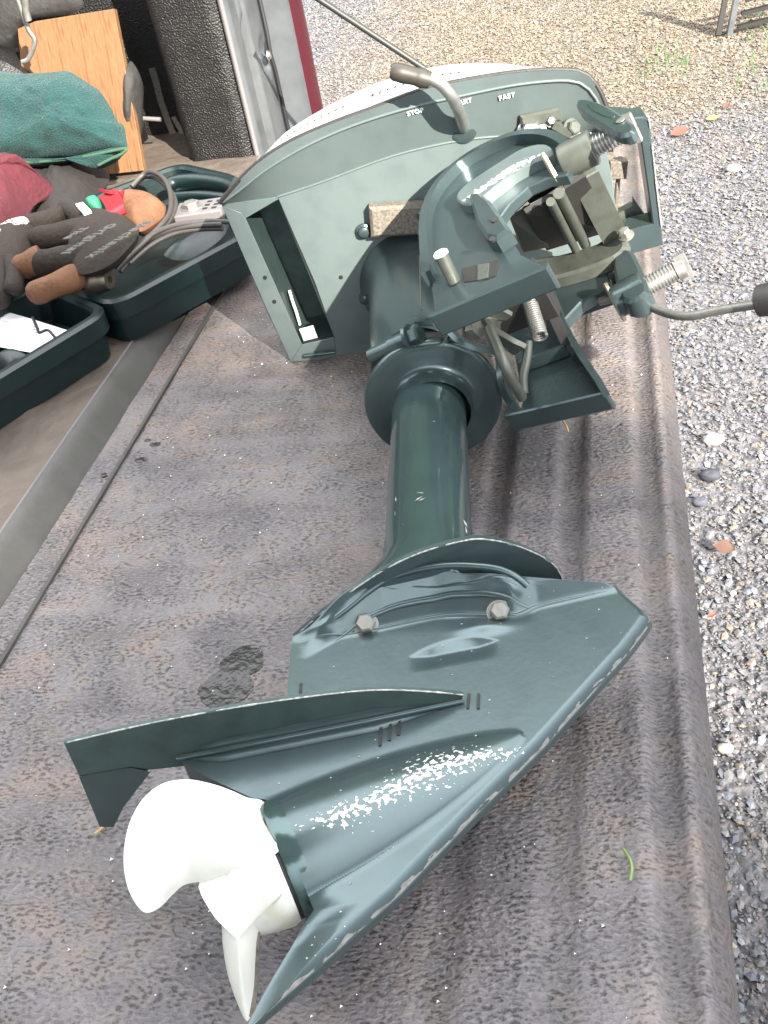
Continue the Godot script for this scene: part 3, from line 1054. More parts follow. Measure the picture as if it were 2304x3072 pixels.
	for i in 60:
		var z := rng.randf_range(0.10, 0.36)
		var x := lerpf(edge_x(LEFT_EDGE, z), edge_x(RIGHT_EDGE, z), rng.randf_range(0.08, 0.95))
		var r := rng.randf_range(0.0003, 0.0008)
		var p := lower_top(x, z) + Vector3(0, 0.0003, 0)
		tri(s, p + Vector3(r, 0, 0), p + Vector3(-r, 0, r * 0.6), p + Vector3(-r * 0.5, 0, -r))
	part("paint_nicks", s, M.worn, u).set_meta("kind", "stuff")

func propeller(m: Node3D):
	var p := branch("propeller", m)
	var ax := (RING - NOSE).normalized()
	var s := st()
	var f := frame_of(ax, RING + ax * 0.0)
	lathe(s, f, [Vector2(-0.004, 0.0), Vector2(-0.004, 0.0318), Vector2(0.004, 0.0322), Vector2(0.0065, 0.0312), Vector2(0.0065, 0.0)], 48)
	part("seal_ring", s, M.green_gloss, p)
	s = st()
	lathe(s, f, [Vector2(0.0066, 0.0), Vector2(0.0066, 0.0295), Vector2(0.0085, 0.0295), Vector2(0.0085, 0.0)], 48)
	part("shaft_gap", s, M.black, p)
	s = st()
	lathe(s, f, [Vector2(0.0086, 0.0), Vector2(0.0086, 0.0300), Vector2(0.012, 0.0310), Vector2(0.020, 0.0300), Vector2(0.030, 0.0275), Vector2(0.035, 0.0235), Vector2(0.037, 0.017), Vector2(0.0375, 0.0)], 48)
	part("hub", s, M.white, p)
	var blades := [
		[Vector3(-0.0385, 0.0840, 0.2813), Vector3(-0.0460, 0.0940, 0.2838), Vector3(-0.0526, 0.1020, 0.2846), Vector3(-0.0612, 0.1090, 0.2849), Vector3(-0.0724, 0.1130, 0.2843), Vector3(-0.0840, 0.1140, 0.2862), Vector3(-0.0933, 0.1130, 0.2937), Vector3(-0.0994, 0.1090, 0.3050), Vector3(-0.1014, 0.1030, 0.3179), Vector3(-0.1004, 0.0960, 0.3281), Vector3(-0.0973, 0.0890, 0.3348), Vector3(-0.0924, 0.0830, 0.3383), Vector3(-0.0872, 0.0790, 0.3334), Vector3(-0.0825, 0.0770, 0.3253), Vector3(-0.0766, 0.0770, 0.3202), Vector3(-0.0622, 0.0790, 0.3206), Vector3(-0.0405, 0.0850, 0.3190), Vector3(-0.0256, 0.0880, 0.3092)],
		[Vector3(-0.0695, 0.0780, 0.3193), Vector3(-0.0627, 0.0740, 0.3347), Vector3(-0.0597, 0.0660, 0.3355), Vector3(-0.0620, 0.0520, 0.3387), Vector3(-0.0628, 0.0360, 0.3455), Vector3(-0.0595, 0.0240, 0.3549), Vector3(-0.0553, 0.0170, 0.3608), Vector3(-0.0516, 0.0220, 0.3527), Vector3(-0.0480, 0.0360, 0.3431), Vector3(-0.0436, 0.0520, 0.3348), Vector3(-0.0369, 0.0660, 0.3311), Vector3(-0.0254, 0.0800, 0.3300), Vector3(-0.0399, 0.0860, 0.3216)]]
	for b in blades:
		s = st()
		cushion(s, catmull(b, 4, true), Vector3(0.0, 0.006, 0.003), 8, 0.0, 1.0, 0.4, 0.6)
		part("blade", s, M.white, p)
	# the third blade points down at the liner
	s = st()
	var c := f * Vector3(0, 0, 0.035)
	cushion(s, catmull([c + Vector3(0.004, -0.016, -0.010), c + Vector3(0.002, -0.038, -0.020), c + Vector3(0.010, -0.052, -0.034), c + Vector3(0.026, -0.050, -0.042), c + Vector3(0.032, -0.030, -0.034), c + Vector3(0.026, -0.012, -0.014)], 4, true), Vector3(-0.003, 0, 0.003), 5, 0.0, 1.0, 0.8, 0.5)
	part("blade", s, M.white, p)
	s = st()
	ribbon(s, catmull([Vector3(-0.0404, 0.0705, 0.3263), Vector3(-0.0435, 0.0560, 0.3335), Vector3(-0.0463, 0.0430, 0.3401), Vector3(-0.0496, 0.0280, 0.3491), Vector3(-0.0531, 0.0185, 0.3594)], 4), Vector3(1, 0, 0), 0.0022, 0.0012)
	part("dark_rim", s, M.dirty, p)  # darker strip along one edge of the blade

func leg(m: Node3D):
	var g := branch("leg", m)
	var s := st()
	# drive tube, flaring into the flange
	var rings := [[-0.128, 0.050, 0.0305], [-0.09, 0.0492, 0.0305], [-0.02, 0.048, 0.0305], [0.05, 0.0468, 0.0305], [0.080, 0.0455, 0.0315], [0.096, 0.041, 0.0360], [0.108, 0.036, 0.0420], [0.118, 0.032, 0.046]]
	smooth_on(s)
	for i in rings.size() - 1:
		for j in 48:
			var f := func(r, k):
				var a: float = TAU * k / 48.0
				return Vector3(r[1] + cos(a) * r[2], 0.060 + sin(a) * minf(r[2], 0.0312), r[0])
			quad(s, f.call(rings[i], j), f.call(rings[i], j + 1), f.call(rings[i + 1], j + 1), f.call(rings[i + 1], j))
	var tb := part("drive_tube", s, M.green_gloss, g)
	for q in [[Vector3(0.0460, 0.0910, 0.0365), 0.0030, 0.3], [Vector3(0.0443, 0.0910, 0.0427), 0.0042, -0.7], [Vector3(0.0468, 0.0910, 0.0443), 0.003, -0.5], [Vector3(0.0343, 0.0885, 0.0665), 0.0022, 0.9], [Vector3(0.0570, 0.0910, -0.0539), 0.0012, 0.2], [Vector3(0.0745, 0.0800, 0.0588), 0.005, 1.3], [Vector3(0.0747, 0.0800, 0.0654), 0.0045, 1.5], [Vector3(0.0272, 0.0840, 0.0292), 0.0035, 1.5], [Vector3(0.0269, 0.0840, 0.0464), 0.0035, 1.5], [Vector3(0.0205, 0.0820, -0.1285), 0.0014, 0.4]]:
		var c: Vector3 = q[0]
		c.y = 0.060 + sqrt(maxf(0.0312 * 0.0312 - pow(c.x - 0.0485, 2.0), 0.00002)) + 0.0004
		var d: Vector3 = Vector3(cos(q[2]), 0, sin(q[2])) * q[1]
		var e := Vector3(-sin(q[2]), 0, cos(q[2])) * 0.0004
		s = st()
		flat_on(s)
		quad(s, c - d, c + e, c + d, c - e * 1.5)
		part("scratch", s, M.worn, tb)
	# collar disc
	s = st()
	var f2 := Transform3D(Basis(), Vector3(0.0535, 0.0605, -0.134))
	lathe(s, f2, [Vector2(-0.005, 0.0), Vector2(-0.005, 0.053), Vector2(-0.0035, 0.0570), Vector2(0.0, 0.0578), Vector2(0.0030, 0.0574), Vector2(0.0045, 0.0562), Vector2(0.0050, 0.0530), Vector2(0.0052, 0.044), Vector2(0.0054, 0.0370), Vector2(0.0066, 0.0340), Vector2(0.0100, 0.0320), Vector2(0.017, 0.0308), Vector2(0.022, 0.0306)], 64, 0.5)
	part("collar_disc", s, M.green, g)
	s = st()
	lathe(s, Transform3D(Basis(), Vector3(0.052, 0.062, -0.165)), [Vector2(0.023, 0.047), Vector2(0.0, 0.044), Vector2(-0.01, 0.042)], 40)
	part("bearing_gap", s, M.dark_inside, g)
	# upper casing up to the pan
	s = st()
	smooth_on(s)
	var up := [[-0.172, 0.0430, 0.0400], [-0.20, 0.0425, 0.0425], [-0.25, 0.0410, 0.0430], [-0.30, 0.0395, 0.0435], [-0.325, 0.0390, 0.0450], [-0.338, 0.0380, 0.0480], [-0.347, 0.0370, 0.0520]]
	for i in up.size() - 1:
		for j in 56:
			var f := func(r, k):
				var a: float = TAU * k / 56.0
				return Vector3(r[1] + cos(a) * r[2], 0.066 + sin(a) * (r[2] + 0.004), r[0])
			quad(s, f.call(up[i], j), f.call(up[i], j + 1), f.call(up[i + 1], j + 1), f.call(up[i + 1], j))
	lathe(s, Transform3D(Basis(), Vector3(0.043, 0.066, -0.172)), [Vector2(0, 0.042), Vector2(0.001, 0.0)], 40)
	var cs := part("casing", s, M.green, g)
	s = st()
	tube(s, [Vector3(0.0505, 0.1118, -0.338), Vector3(0.0510, 0.1122, -0.27), Vector3(0.0515, 0.1120, -0.20)], 0.0006, 6)
	part("casting_seam", s, M.dirty, cs)
	s = st()
	block(s, Transform3D(Basis(Vector3.FORWARD, 0.1), Vector3(0.036, 0.139, -0.340)), Vector3(0.056, 0.030, 0.016), 0.003)
	part("gasket_block", s, M.dirty, g)
	for q in [Vector3(-0.0001, 0.1305, -0.3450), Vector3(-0.0106, 0.0610, -0.3450), Vector3(0.0566, 0.1417, -0.3380)]:
		s = st()
		lathe(s, Transform3D(Basis(), q), [Vector2(0, 0.0075), Vector2(0.002, 0.0072), Vector2(0.003, 0.0055), Vector2(0.0055, 0.005), Vector2(0.0065, 0.003), Vector2(0.0066, 0)], 24)
		part("screw", s, M.green, g)
	# steering friction screw and strap
	s = st()
	var b0 := Vector3(0.0073, 0.1020, -0.1481)
	var b1 := Vector3(0.0425, 0.1200, -0.1358)
	lathe(s, frame_of(b1 - b0, b0), [Vector2(0, 0), Vector2(0, 0.0058), Vector2(b0.distance_to(b1) * 0.55, 0.0064), Vector2(b0.distance_to(b1) * 0.56, 0.0072), Vector2(b0.distance_to(b1), 0.0075), Vector2(b0.distance_to(b1), 0)], 20)
	hex_bolt(s, b1, b1 - b0, 0.0085, 0.012)
	part("friction_screw", s, M.green, g)
	s = st()
	ribbon(s, catmull([Vector3(0.0439, 0.1220, -0.1482), Vector3(0.0491, 0.1240, -0.1526), Vector3(0.0630, 0.1260, -0.1446), Vector3(0.0733, 0.1240, -0.1356), Vector3(0.0830, 0.1200, -0.1207), Vector3(0.0953, 0.1140, -0.1161), Vector3(0.1074, 0.1060, -0.1216), Vector3(0.1105, 0.1000, -0.1206), Vector3(0.1102, 0.0880, -0.1106), Vector3(0.1124, 0.0680, -0.1172), Vector3(0.1175, 0.0550, -0.1187)], 5), Vector3(0, 0.3, 1), 0.012, 0.004)
	ribbon(s, catmull([Vector3(0.0186, 0.1040, -0.1293), Vector3(0.0394, 0.1140, -0.1265), Vector3(0.0614, 0.1180, -0.1207), Vector3(0.0696, 0.1190, -0.1209), Vector3(0.0739, 0.1200, -0.1289)], 5), Vector3(0, 0.2, 1), 0.004, 0.002)
	part("friction_strap", s, M.green, g)

func powerhead(m: Node3D):
	var h := branch("powerhead", m)
	var zp := -0.348
	var flat_face := Transform3D(Basis(), Vector3(0, 0, zp))
	# bottom of the pan: flat face round a pocket
	var s := st()
	var back := Transform3D(Basis(), Vector3(0, 0, zp - 0.004))
	var crease := catmull([Vector2(-0.0756, 0.1752), Vector2(-0.0288, 0.1829), Vector2(0.0405, 0.1963), Vector2(0.1053, 0.2000), Vector2(0.1596, 0.1955), Vector2(0.2313, 0.1862)], 4)
	var face := crease.duplicate()
	face.append_array([Vector2(0.2378, 0.1346), Vector2(0.2426, 0.0696), Vector2(0.1719, 0.0562), Vector2(0.0504, 0.0093), Vector2(-0.0117, -0.0076), Vector2(-0.0537, -0.0042), Vector2(-0.0515, 0.0207), Vector2(-0.0585, 0.0829)])
	slab(s, face, back, 0.004, 0.0006)
	slab(s, [Vector2(-0.1301, 0.1764), Vector2(-0.1130, 0.1650), Vector2(-0.1106, 0.1592), Vector2(-0.0861, 0.0176), Vector2(-0.1022, -0.0006), Vector2(-0.1132, 0.0620)], back, 0.004, 0.0006)
	slab(s, [Vector2(-0.1022, -0.0006), Vector2(-0.0861, 0.0176), Vector2(-0.0515, 0.0207), Vector2(-0.0537, -0.0042)], back, 0.004, 0.0006)
	slab(s, [Vector2(-0.1301, 0.1764), Vector2(-0.0756, 0.1752), Vector2(-0.0753, 0.1725), Vector2(-0.1106, 0.1592), Vector2(-0.1130, 0.1650)], back, 0.004, 0.0006)
	var pan := part("pan_face", s, M.faded_lit, h)
	# band from the crease back to the rim, rim and side wall
	s = st()
	var n := 40
	var c_in := resample([Vector2(-0.1301, 0.1764), Vector2(-0.1027, 0.1759), Vector2(-0.0756, 0.1752), Vector2(-0.0288, 0.1829), Vector2(0.0405, 0.1963), Vector2(0.1053, 0.2000), Vector2(0.1596, 0.1955), Vector2(0.1979, 0.1910), Vector2(0.2313, 0.1862)], n)
	var c_mid := resample([Vector2(-0.1243, 0.1843), Vector2(-0.1054, 0.1929), Vector2(-0.0764, 0.2078), Vector2(-0.0356, 0.2230), Vector2(0.0094, 0.2340), Vector2(0.0617, 0.2411), Vector2(0.1123, 0.2440), Vector2(0.1591, 0.2452), Vector2(0.1992, 0.2417), Vector2(0.2160, 0.2333), Vector2(0.2267, 0.2150), Vector2(0.2310, 0.1932)], n)
	var c_out := resample([Vector2(-0.1275, 0.1841), Vector2(-0.1133, 0.1953), Vector2(-0.0837, 0.2150), Vector2(-0.0483, 0.2297), Vector2(-0.0065, 0.2399), Vector2(0.0335, 0.2471), Vector2(0.0755, 0.2549), Vector2(0.1111, 0.2567), Vector2(0.1632, 0.2557), Vector2(0.2059, 0.2495), Vector2(0.2191, 0.2415), Vector2(0.2271, 0.2284), Vector2(0.2325, 0.2121), Vector2(0.2341, 0.1937)], n)
	var bands := [[c_in, zp - 0.0006], [c_mid, zp + 0.016], [c_mid, zp + 0.016], [c_out, zp + 0.019], [c_out, zp + 0.013], [c_out, zp + 0.009]]
	for k in [0, 2, 3, 4]:
		smooth_on(s)
		for i in n - 1:
			var e := func(l, q):
				var v: Vector2 = bands[l][0][q]
				return Vector3(v.x, v.y, bands[l][1])
			quad(s, e.call(k, i), e.call(k, i + 1), e.call(k + 1, i + 1), e.call(k + 1, i))
	part("pan_band", s, M.faded_lit, h)
	s = st()
	var ridge := []
	for q in c_mid:
		ridge.append(Vector3(q.x, q.y, zp + 0.0162))
	tube(s, ridge, 0.0014, 8)
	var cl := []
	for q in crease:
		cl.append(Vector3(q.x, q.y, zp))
	tube(s, cl, 0.0012, 8)  # bead added on the crease for its highlight line
	var lip := []
	for q in c_out:
		lip.append(Vector3(q.x, q.y, zp + 0.0168))
	part("rim_bead", s, M.faded_lit, h)
	s = st()
	tube(s, lip, 0.0022, 8)
	part("lip", s, M.rubber, h)
	# rear and lower walls
	s = st()
	flat_on(s)
	var w := [Vector2(-0.1306, 0.1771), Vector2(-0.1140, 0.0613), Vector2(-0.1027, -0.0009), Vector2(-0.0534, -0.0047), Vector2(-0.0114, -0.0081), Vector2(0.0510, 0.0088), Vector2(0.1722, 0.0558), Vector2(0.2432, 0.0695)]
	for i in w.size() - 1:
		var a := Vector3(w[i].x, w[i].y, zp - 0.002)
		var b := Vector3(w[i + 1].x, w[i + 1].y, zp - 0.002)
		var back_off := Vector3(0.004, 0, -0.075)
		quad(s, a, a + back_off, b + back_off, b)
	part("pan_wall", s, M.green_dull, h)
	# pocket
	s = st()
	flat_on(s)
	var pk := [Vector2(-0.1106, 0.1592), Vector2(-0.0753, 0.1725), Vector2(-0.0515, 0.0207), Vector2(-0.0861, 0.0176)]
	for i in 4:
		var a := Vector3(pk[i].x, pk[i].y, zp - 0.001)
		var b := Vector3(pk[(i + 1) % 4].x, pk[(i + 1) % 4].y, zp - 0.001)
		var d := Vector3(0, 0, -0.058)
		quad(s, a, b, b + d, a + d)
	quad(s, Vector3(pk[0].x, pk[0].y, zp - 0.059), Vector3(pk[1].x, pk[1].y, zp - 0.059), Vector3(pk[2].x, pk[2].y, zp - 0.059), Vector3(pk[3].x, pk[3].y, zp - 0.059))
	part("pocket", s, M.green_dull, h)
	s = st()
	beam(s, Vector3(-0.0989, 0.0789, -0.4050), Vector3(-0.0909, 0.0003, -0.4050), 0.0045, 0.002)
	part("pocket_slot", s, M.black, h)
	s = st()
	tube(s, catmull([Vector3(-0.0903, 0.0683, -0.3720), Vector3(-0.0883, 0.0589, -0.3650), Vector3(-0.0865, 0.0468, -0.3620), Vector3(-0.0852, 0.0351, -0.3580)], 4), 0.0016, 6)
	var cord := part("pull_cord", s, M.letter, h)
	s = st()
	var tagx := Transform3D(Basis(Vector3(0, 0, 1), 0.12), Vector3(-0.0772, 0.0284, -0.3500))
	block(s, tagx, Vector3(0.0150, 0.0140, 0.006), 0.002)
	part("tag", s, M.letter, cord)
	s = st()
	tube(s, [Vector3(-0.0861, 0.0064, -0.3440), Vector3(-0.0691, 0.0061, -0.3440), Vector3(-0.0535, 0.0060, -0.3440)], 0.0022, 8)
	part("lower_bead", s, M.green_gloss, h)
	# screw holes
	for at in [Vector3(-0.1064, 0.0970, -0.3475), Vector3(-0.1032, 0.0700, -0.3475), Vector3(-0.0316, 0.0854, -0.3475), Vector3(0.1076, 0.1841, -0.3475)]:
		s = st()
		lathe(s, Transform3D(Basis(), at), [Vector2(0, 0.0021), Vector2(0.0004, 0.0021), Vector2(0.0004, 0)], 14)
		part("screw_hole", s, M.black, h)
	# open carrying frame at the front of the pan
	s = st()
	var fo := [Vector2(0.2287, 0.2019), Vector2(0.2575, 0.1948), Vector2(0.2693, 0.1938), Vector2(0.2722, 0.1897), Vector2(0.2838, 0.0680), Vector2(0.2439, 0.0615), Vector2(0.2384, 0.0866), Vector2(0.2739, 0.0911), Vector2(0.2639, 0.1760), Vector2(0.2314, 0.1813)]
	slab(s, fo, Transform3D(Basis(), Vector3(0, 0, zp - 0.032)), 0.030, 0.0012)
	part("carry_frame", s, M.green, h)
	s = st()
	worn_edge(s, catmull([Vector3(0.2691, 0.1935, -0.3490), Vector3(0.2720, 0.1889, -0.3490), Vector3(0.2773, 0.1327, -0.3490), Vector3(0.2836, 0.0692, -0.3490)], 12), 0.0013, -0.2)
	part("worn_edge", s, M.worn, h)
	# things seen inside the frame
	s = st()
	block(s, Transform3D(Basis(Vector3.BACK, -0.12), Vector3(0.2474, 0.1374, -0.3850)), Vector3(0.017, 0.017, 0.014), 0.001)
	block(s, Transform3D(Basis(Vector3.BACK, -0.12), Vector3(0.2372, 0.1189, -0.3900)), Vector3(0.006, 0.080, 0.008), 0.001)
	block(s, Transform3D(Basis(Vector3.BACK, -0.12), Vector3(0.2466, 0.1090, -0.3900)), Vector3(0.004, 0.075, 0.006), 0.001)
	part("latch_bar", s, M.dirty, h)
	s = st()
	beam(s, Vector3(0.2478, 0.0864, -0.3900), Vector3(0.2639, 0.0925, -0.3900), 0.012, 0.012)
	slab(s, [Vector2(0.2613, 0.1066), Vector2(0.2735, 0.0858), Vector2(0.2702, 0.0794), Vector2(0.2604, 0.0827)], Transform3D(Basis(), Vector3(0, 0, -0.39)), 0.006)
	part("front_lug", s, M.olive, h)
	# white cowl above the pan
	s = st()
	var crown := resample([Vector2(-0.1221, 0.1775), Vector2(-0.0913, 0.2012), Vector2(-0.0811, 0.2093), Vector2(-0.0588, 0.2243), Vector2(-0.0264, 0.2370), Vector2(0.0084, 0.2474), Vector2(0.0416, 0.2542), Vector2(0.0789, 0.2578), Vector2(0.1134, 0.2565), Vector2(0.1454, 0.2513), Vector2(0.1748, 0.2436), Vector2(0.2111, 0.2361), Vector2(0.2251, 0.2277), Vector2(0.2335, 0.2140), Vector2(0.2391, 0.1968), Vector2(0.2408, 0.1768)], n)
	var mid := Vector2(0.11, 0.12)
	var rings := []
	for k in 11:
		var row := []
		for i in n:
			var a: Vector2 = c_out[i]
			var b: Vector2 = crown[i]
			var v := a.lerp(b, sin(minf(k / 5.0, 1.0) * PI / 2.0))
			var f := maxf(0.0, (k - 5) / 5.0)
			v = v.lerp(mid, 0.6 * f * f)
			row.append(Vector3(v.x, v.y, zp + 0.0095 - 0.0395 * minf(k / 5.0, 1.0) - 0.06 * sin(f * PI / 2.0)))
		rings.append(row)
	smooth_on(s)
	for k in 10:
		for i in n - 1:
			quad(s, rings[k][i], rings[k][i + 1], rings[k + 1][i + 1], rings[k + 1][i])
	var cowl := part("cowl", s, M.cowl, h)
	s = st()
	flat_on(s)
	var l1 := catmull(rings[2], 3)
	var l2 := catmull(rings[3], 3)
	for i in range(14, 70):
		if i % 2 == 0 or (i > 40 and i < 47):
			continue
		var a: Vector3 = l1[i]
		var b: Vector3 = l1[i].lerp(l1[i + 1], 0.7)
		var c: Vector3 = l2[i + 1].lerp(l2[i + 2], 0.3)
		var d: Vector3 = l2[i + 1].lerp(l2[i], 0.4)
		var o := Vector3(-0.0004, 0.0006, 0.0003)
		quad(s, a + o, b + o, a.lerp(c, 0.5) + (b - a) * 0.3 + o, a.lerp(d, 0.5) + o)
	part("cowl_print", s, M.black, cowl).set_meta("kind", "stuff")
	# throttle lever with its markings
	s = st()
	var lv := [Vector3(0.1061, 0.2090, -0.3500), Vector3(0.1051, 0.2250, -0.3280), Vector3(0.1029, 0.2412, -0.3100), Vector3(0.0986, 0.2546, -0.3020), Vector3(0.0915, 0.2657, -0.2990), Vector3(0.0821, 0.2730, -0.2980)]
	tube(s, catmull(lv, 5), 0.0052, 12)
	var lever := part("throttle_lever", s, M.steel, h)
	s = st()
	var g0 := Vector3(0.0831, 0.2706, -0.2980)
	var g1 := Vector3(0.0518, 0.2833, -0.2980)
	var l := g0.distance_to(g1)
	lathe(s, frame_of(g1 - g0, g0), [Vector2(0, 0), Vector2(0, 0.0068), Vector2(0.007, 0.0082), Vector2(0.011, 0.0076), Vector2(0.013, 0.0072), Vector2(l * 0.7, 0.0078), Vector2(l - 0.003, 0.0074), Vector2(l, 0.0055), Vector2(l, 0)], 20)
	part("grip", s, M.grip, lever)
	s = st()
	lathe(s, Transform3D(Basis(), Vector3(0.1061, 0.2090, -0.3480)), [Vector2(-0.001, 0.0125), Vector2(0.0015, 0.0120), Vector2(0.003, 0.0085), Vector2(0.003, 0.0)], 24)
	part("lever_boss", s, M.green, h)
	var slope := Basis(Vector3(0, 0, 1), 0.10) * Basis(Vector3(1, 0, 0), 0.38)
	words("mark_stop", "STOP", Transform3D(slope, Vector3(0.0657, 0.2365, -0.3325)), 0.0042, M.letter, h)
	words("mark_start", "START", Transform3D(slope, Vector3(0.1069, 0.2377, -0.3330)), 0.0042, M.letter, h)
	words("mark_fast", "FAST", Transform3D(slope, Vector3(0.1467, 0.2363, -0.3335)), 0.0042, M.letter, h)
	# fuel fitting and choke hardware on the face
	s = st()
	block(s, Transform3D(Basis(Vector3.BACK, 0.05), Vector3(0.1749, 0.2113, -0.3430)), Vector3(0.036, 0.012, 0.012), 0.002)
	hex_bolt(s, Vector3(0.1837, 0.2064, -0.3400), Vector3(0.1, 0.5, 1), 0.004, 0.006)
	hex_bolt(s, Vector3(0.2008, 0.1983, -0.3380), Vector3(0.6, 0.4, 1), 0.0065, 0.008)
	beam(s, Vector3(0.1856, 0.2053, -0.3360), Vector3(0.2009, 0.1945, -0.3340), 0.008, 0.006)
	part("choke_hardware", s, M.olive, h)
	s = st()
	hex_bolt(s, Vector3(0.1665, 0.1981, -0.3420), Vector3(-0.1, 0.35, 1), 0.0105, 0.022)
	part("drain_plug", s, M.steel, h)

func resample(c: Array, n: int) -> Array:
	var total := 0.0
	for i in c.size() - 1:
		total += c[i].distance_to(c[i + 1])
	var out := []
	var fine := catmull(c, 12)
	total = 0.0
	for i in fine.size() - 1:
		total += fine[i].distance_to(fine[i + 1])
	var step := total / (n - 1)
	var need := 0.0
	var gone := 0.0
	for i in fine.size() - 1:
		var d: float = fine[i].distance_to(fine[i + 1])
		while need <= gone + d and out.size() < n:
			out.append(fine[i].lerp(fine[i + 1], (need - gone) / maxf(d, 1e-7)))
			need += step
		gone += d
	while out.size() < n:
		out.append(fine[fine.size() - 1])
	return out

# the clamp swings round the leg: its own axes are u (forward and rising), n (across the arms) and z
func clamp_bracket(m: Node3D):
	var c := branch("clamp_bracket", m)
	c.position = Vector3(0.0343, 0.1009, 0)
	c.rotation.z = deg_to_rad(22)
	var lie := Basis(Vector3(1, 0, 0), Vector3(0, 0, 1), Vector3(0, -1, 0))
	var hi := 0.055
	var lo := -0.068
	# upper arm
	var s := st()
	var outer := catmull([Vector2(0.0594, -0.0678), Vector2(0.0578, -0.1461), Vector2(0.0572, -0.2190), Vector2(0.0629, -0.2629), Vector2(0.0772, -0.2946), Vector2(0.0982, -0.3103), Vector2(0.1249, -0.3088), Vector2(0.1498, -0.2943), Vector2(0.1716, -0.2623), Vector2(0.1847, -0.2223), Vector2(0.1872, -0.1937)], 3)
	var arm := outer.duplicate()
	arm.append_array([Vector2(0.1784, -0.1737), Vector2(0.1632, -0.1884), Vector2(0.1476, -0.1922), Vector2(0.1304, -0.1804), Vector2(0.1195, -0.1641), Vector2(0.1304, -0.0859), Vector2(0.1452, -0.0493)])
	slab(s, arm, Transform3D(lie, Vector3(0, hi, 0)), 0.009, 0.001)
	# foot flange of the arm
	var fa := Vector3(0.0594, 0.0550, -0.0678)
	var fb := Vector3(0.1457, 0.0550, -0.0488)
	var foot_axis := (fb - fa).normalized()
	var foot := Basis(foot_axis, Vector3(0, 1, 0), foot_axis.cross(Vector3(0, 1, 0)))
	block(s, Transform3D(foot, (fa + fb) / 2 + Vector3(0, -0.0085, 0) + foot.z * 0.0025), Vector3(fa.distance_to(fb) + 0.006, 0.0195, 0.007), 0.0015)
	var rim := []
	for q in outer.slice(2):
		rim.append(Vector3(q.x, hi + 0.003, q.y))
	ribbon(s, rim, Vector3(0, 1, 0), 0.013, 0.0075)
	part("upper_arm", s, M.green, c)
	# hook with its worn face
	s = st()
	var hk := [Vector2(0.0886, -0.2288), Vector2(0.0956, -0.2433), Vector2(0.1112, -0.2485), Vector2(0.1334, -0.2517), Vector2(0.1536, -0.2519), Vector2(0.1714, -0.2341), Vector2(0.1740, -0.2064), Vector2(0.1599, -0.2107), Vector2(0.1407, -0.2115), Vector2(0.1236, -0.2046), Vector2(0.1081, -0.1970), Vector2(0.0963, -0.2042)]
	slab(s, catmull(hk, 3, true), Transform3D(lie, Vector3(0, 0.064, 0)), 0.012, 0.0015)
	part("hook", s, M.faded_lit, c)  # paler than the arm: its sunlit tone is in the colour
	s = st()
	var wf0 := Vector3(0.0938, 0.0643, -0.2116)
	var wf1 := Vector3(0.1652, 0.0643, -0.2176)
	var wd := Vector3(wf1.x - wf0.x, 0, wf1.z - wf0.z)
	var wn := Vector3(-wd.z, 0, wd.x).normalized()
	film(s, 20, 6, func(a, b):
		var q: Vector3 = wf0 + wd * a + wn * ((b - 0.5) * 0.016 - 0.004 * sin(a * PI))
		return Vector3(q.x, 0.0643, q.z))
	part("worn_face", s, wear_film(360, 80, 17, 0.05, Vector2(0.75, 0.45)), c)
	s = st()
	var lug := [Vector2(0.1016, -0.2107), Vector2(0.1110, -0.2039), Vector2(0.1183, -0.1787), Vector2(0.1279, -0.1205), Vector2(0.1306, -0.1038), Vector2(0.1182, -0.1010), Vector2(0.1109, -0.1139), Vector2(0.1047, -0.1495)]
	slab(s, lug, Transform3D(lie, Vector3(0, 0.068, 0)), 0.016, 0.003)
	part("lug", s, M.green, c)
	s = st()
	lathe(s, frame_of(Vector3(0.2, 1, 0.3), Vector3(0.1203, 0.0665, -0.1316)), [Vector2(0, 0.003), Vector2(0.003, 0.003), Vector2(0.003, 0)], 12)
	part("rivet", s, M.black, c)
	s = st()
	lathe(s, frame_of(Vector3(0.2, 1, 0.3), Vector3(0.1164, 0.0680, -0.1003)), [Vector2(0, 0.003), Vector2(0.0015, 0.0026), Vector2(0.0015, 0)], 12)
	part("rivet", s, M.black, c)
	# dark plate laid on for the shade inside the arm window, stop lugs showing
	s = st()
	slab(s, [Vector2(0.0844, -0.1114), Vector2(0.1151, -0.0924), Vector2(0.1097, -0.0705), Vector2(0.1017, -0.0740), Vector2(0.0853, -0.0876)], Transform3D(lie, Vector3(0, 0.0557, 0)), 0.003, 0.0002)
	part("window_shade", s, M.dark_inside, c)
	s = st()
	slab(s, [Vector2(0.0975, -0.1016), Vector2(0.1070, -0.0947), Vector2(0.1044, -0.0730), Vector2(0.0961, -0.0778)], Transform3D(lie, Vector3(0, 0.0566, 0)), 0.003, 0.0005)
	part("stop_lug", s, M.olive, c)
	# tilt pin
	s = st()
	var pa := Vector3(0.0776, 0.0550, -0.0970)
	tube(s, [pa, pa + (Vector3(0.0790, 0.0780, -0.1004) - pa)], 0.0052, 14)
	part("tilt_pin", s, M.olive, c)
	s = st()
	lathe(s, frame_of(Vector3(0.0790, 0.0780, -0.1004) - pa, Vector3(0.0790, 0.0780, -0.1004)), [Vector2(-0.001, 0.0058), Vector2(0.001, 0.0058), Vector2(0.0025, 0.004), Vector2(0.003, 0)], 16)
	part("pin_cap", s, M.letter, c)
	# lower arm
	s = st()
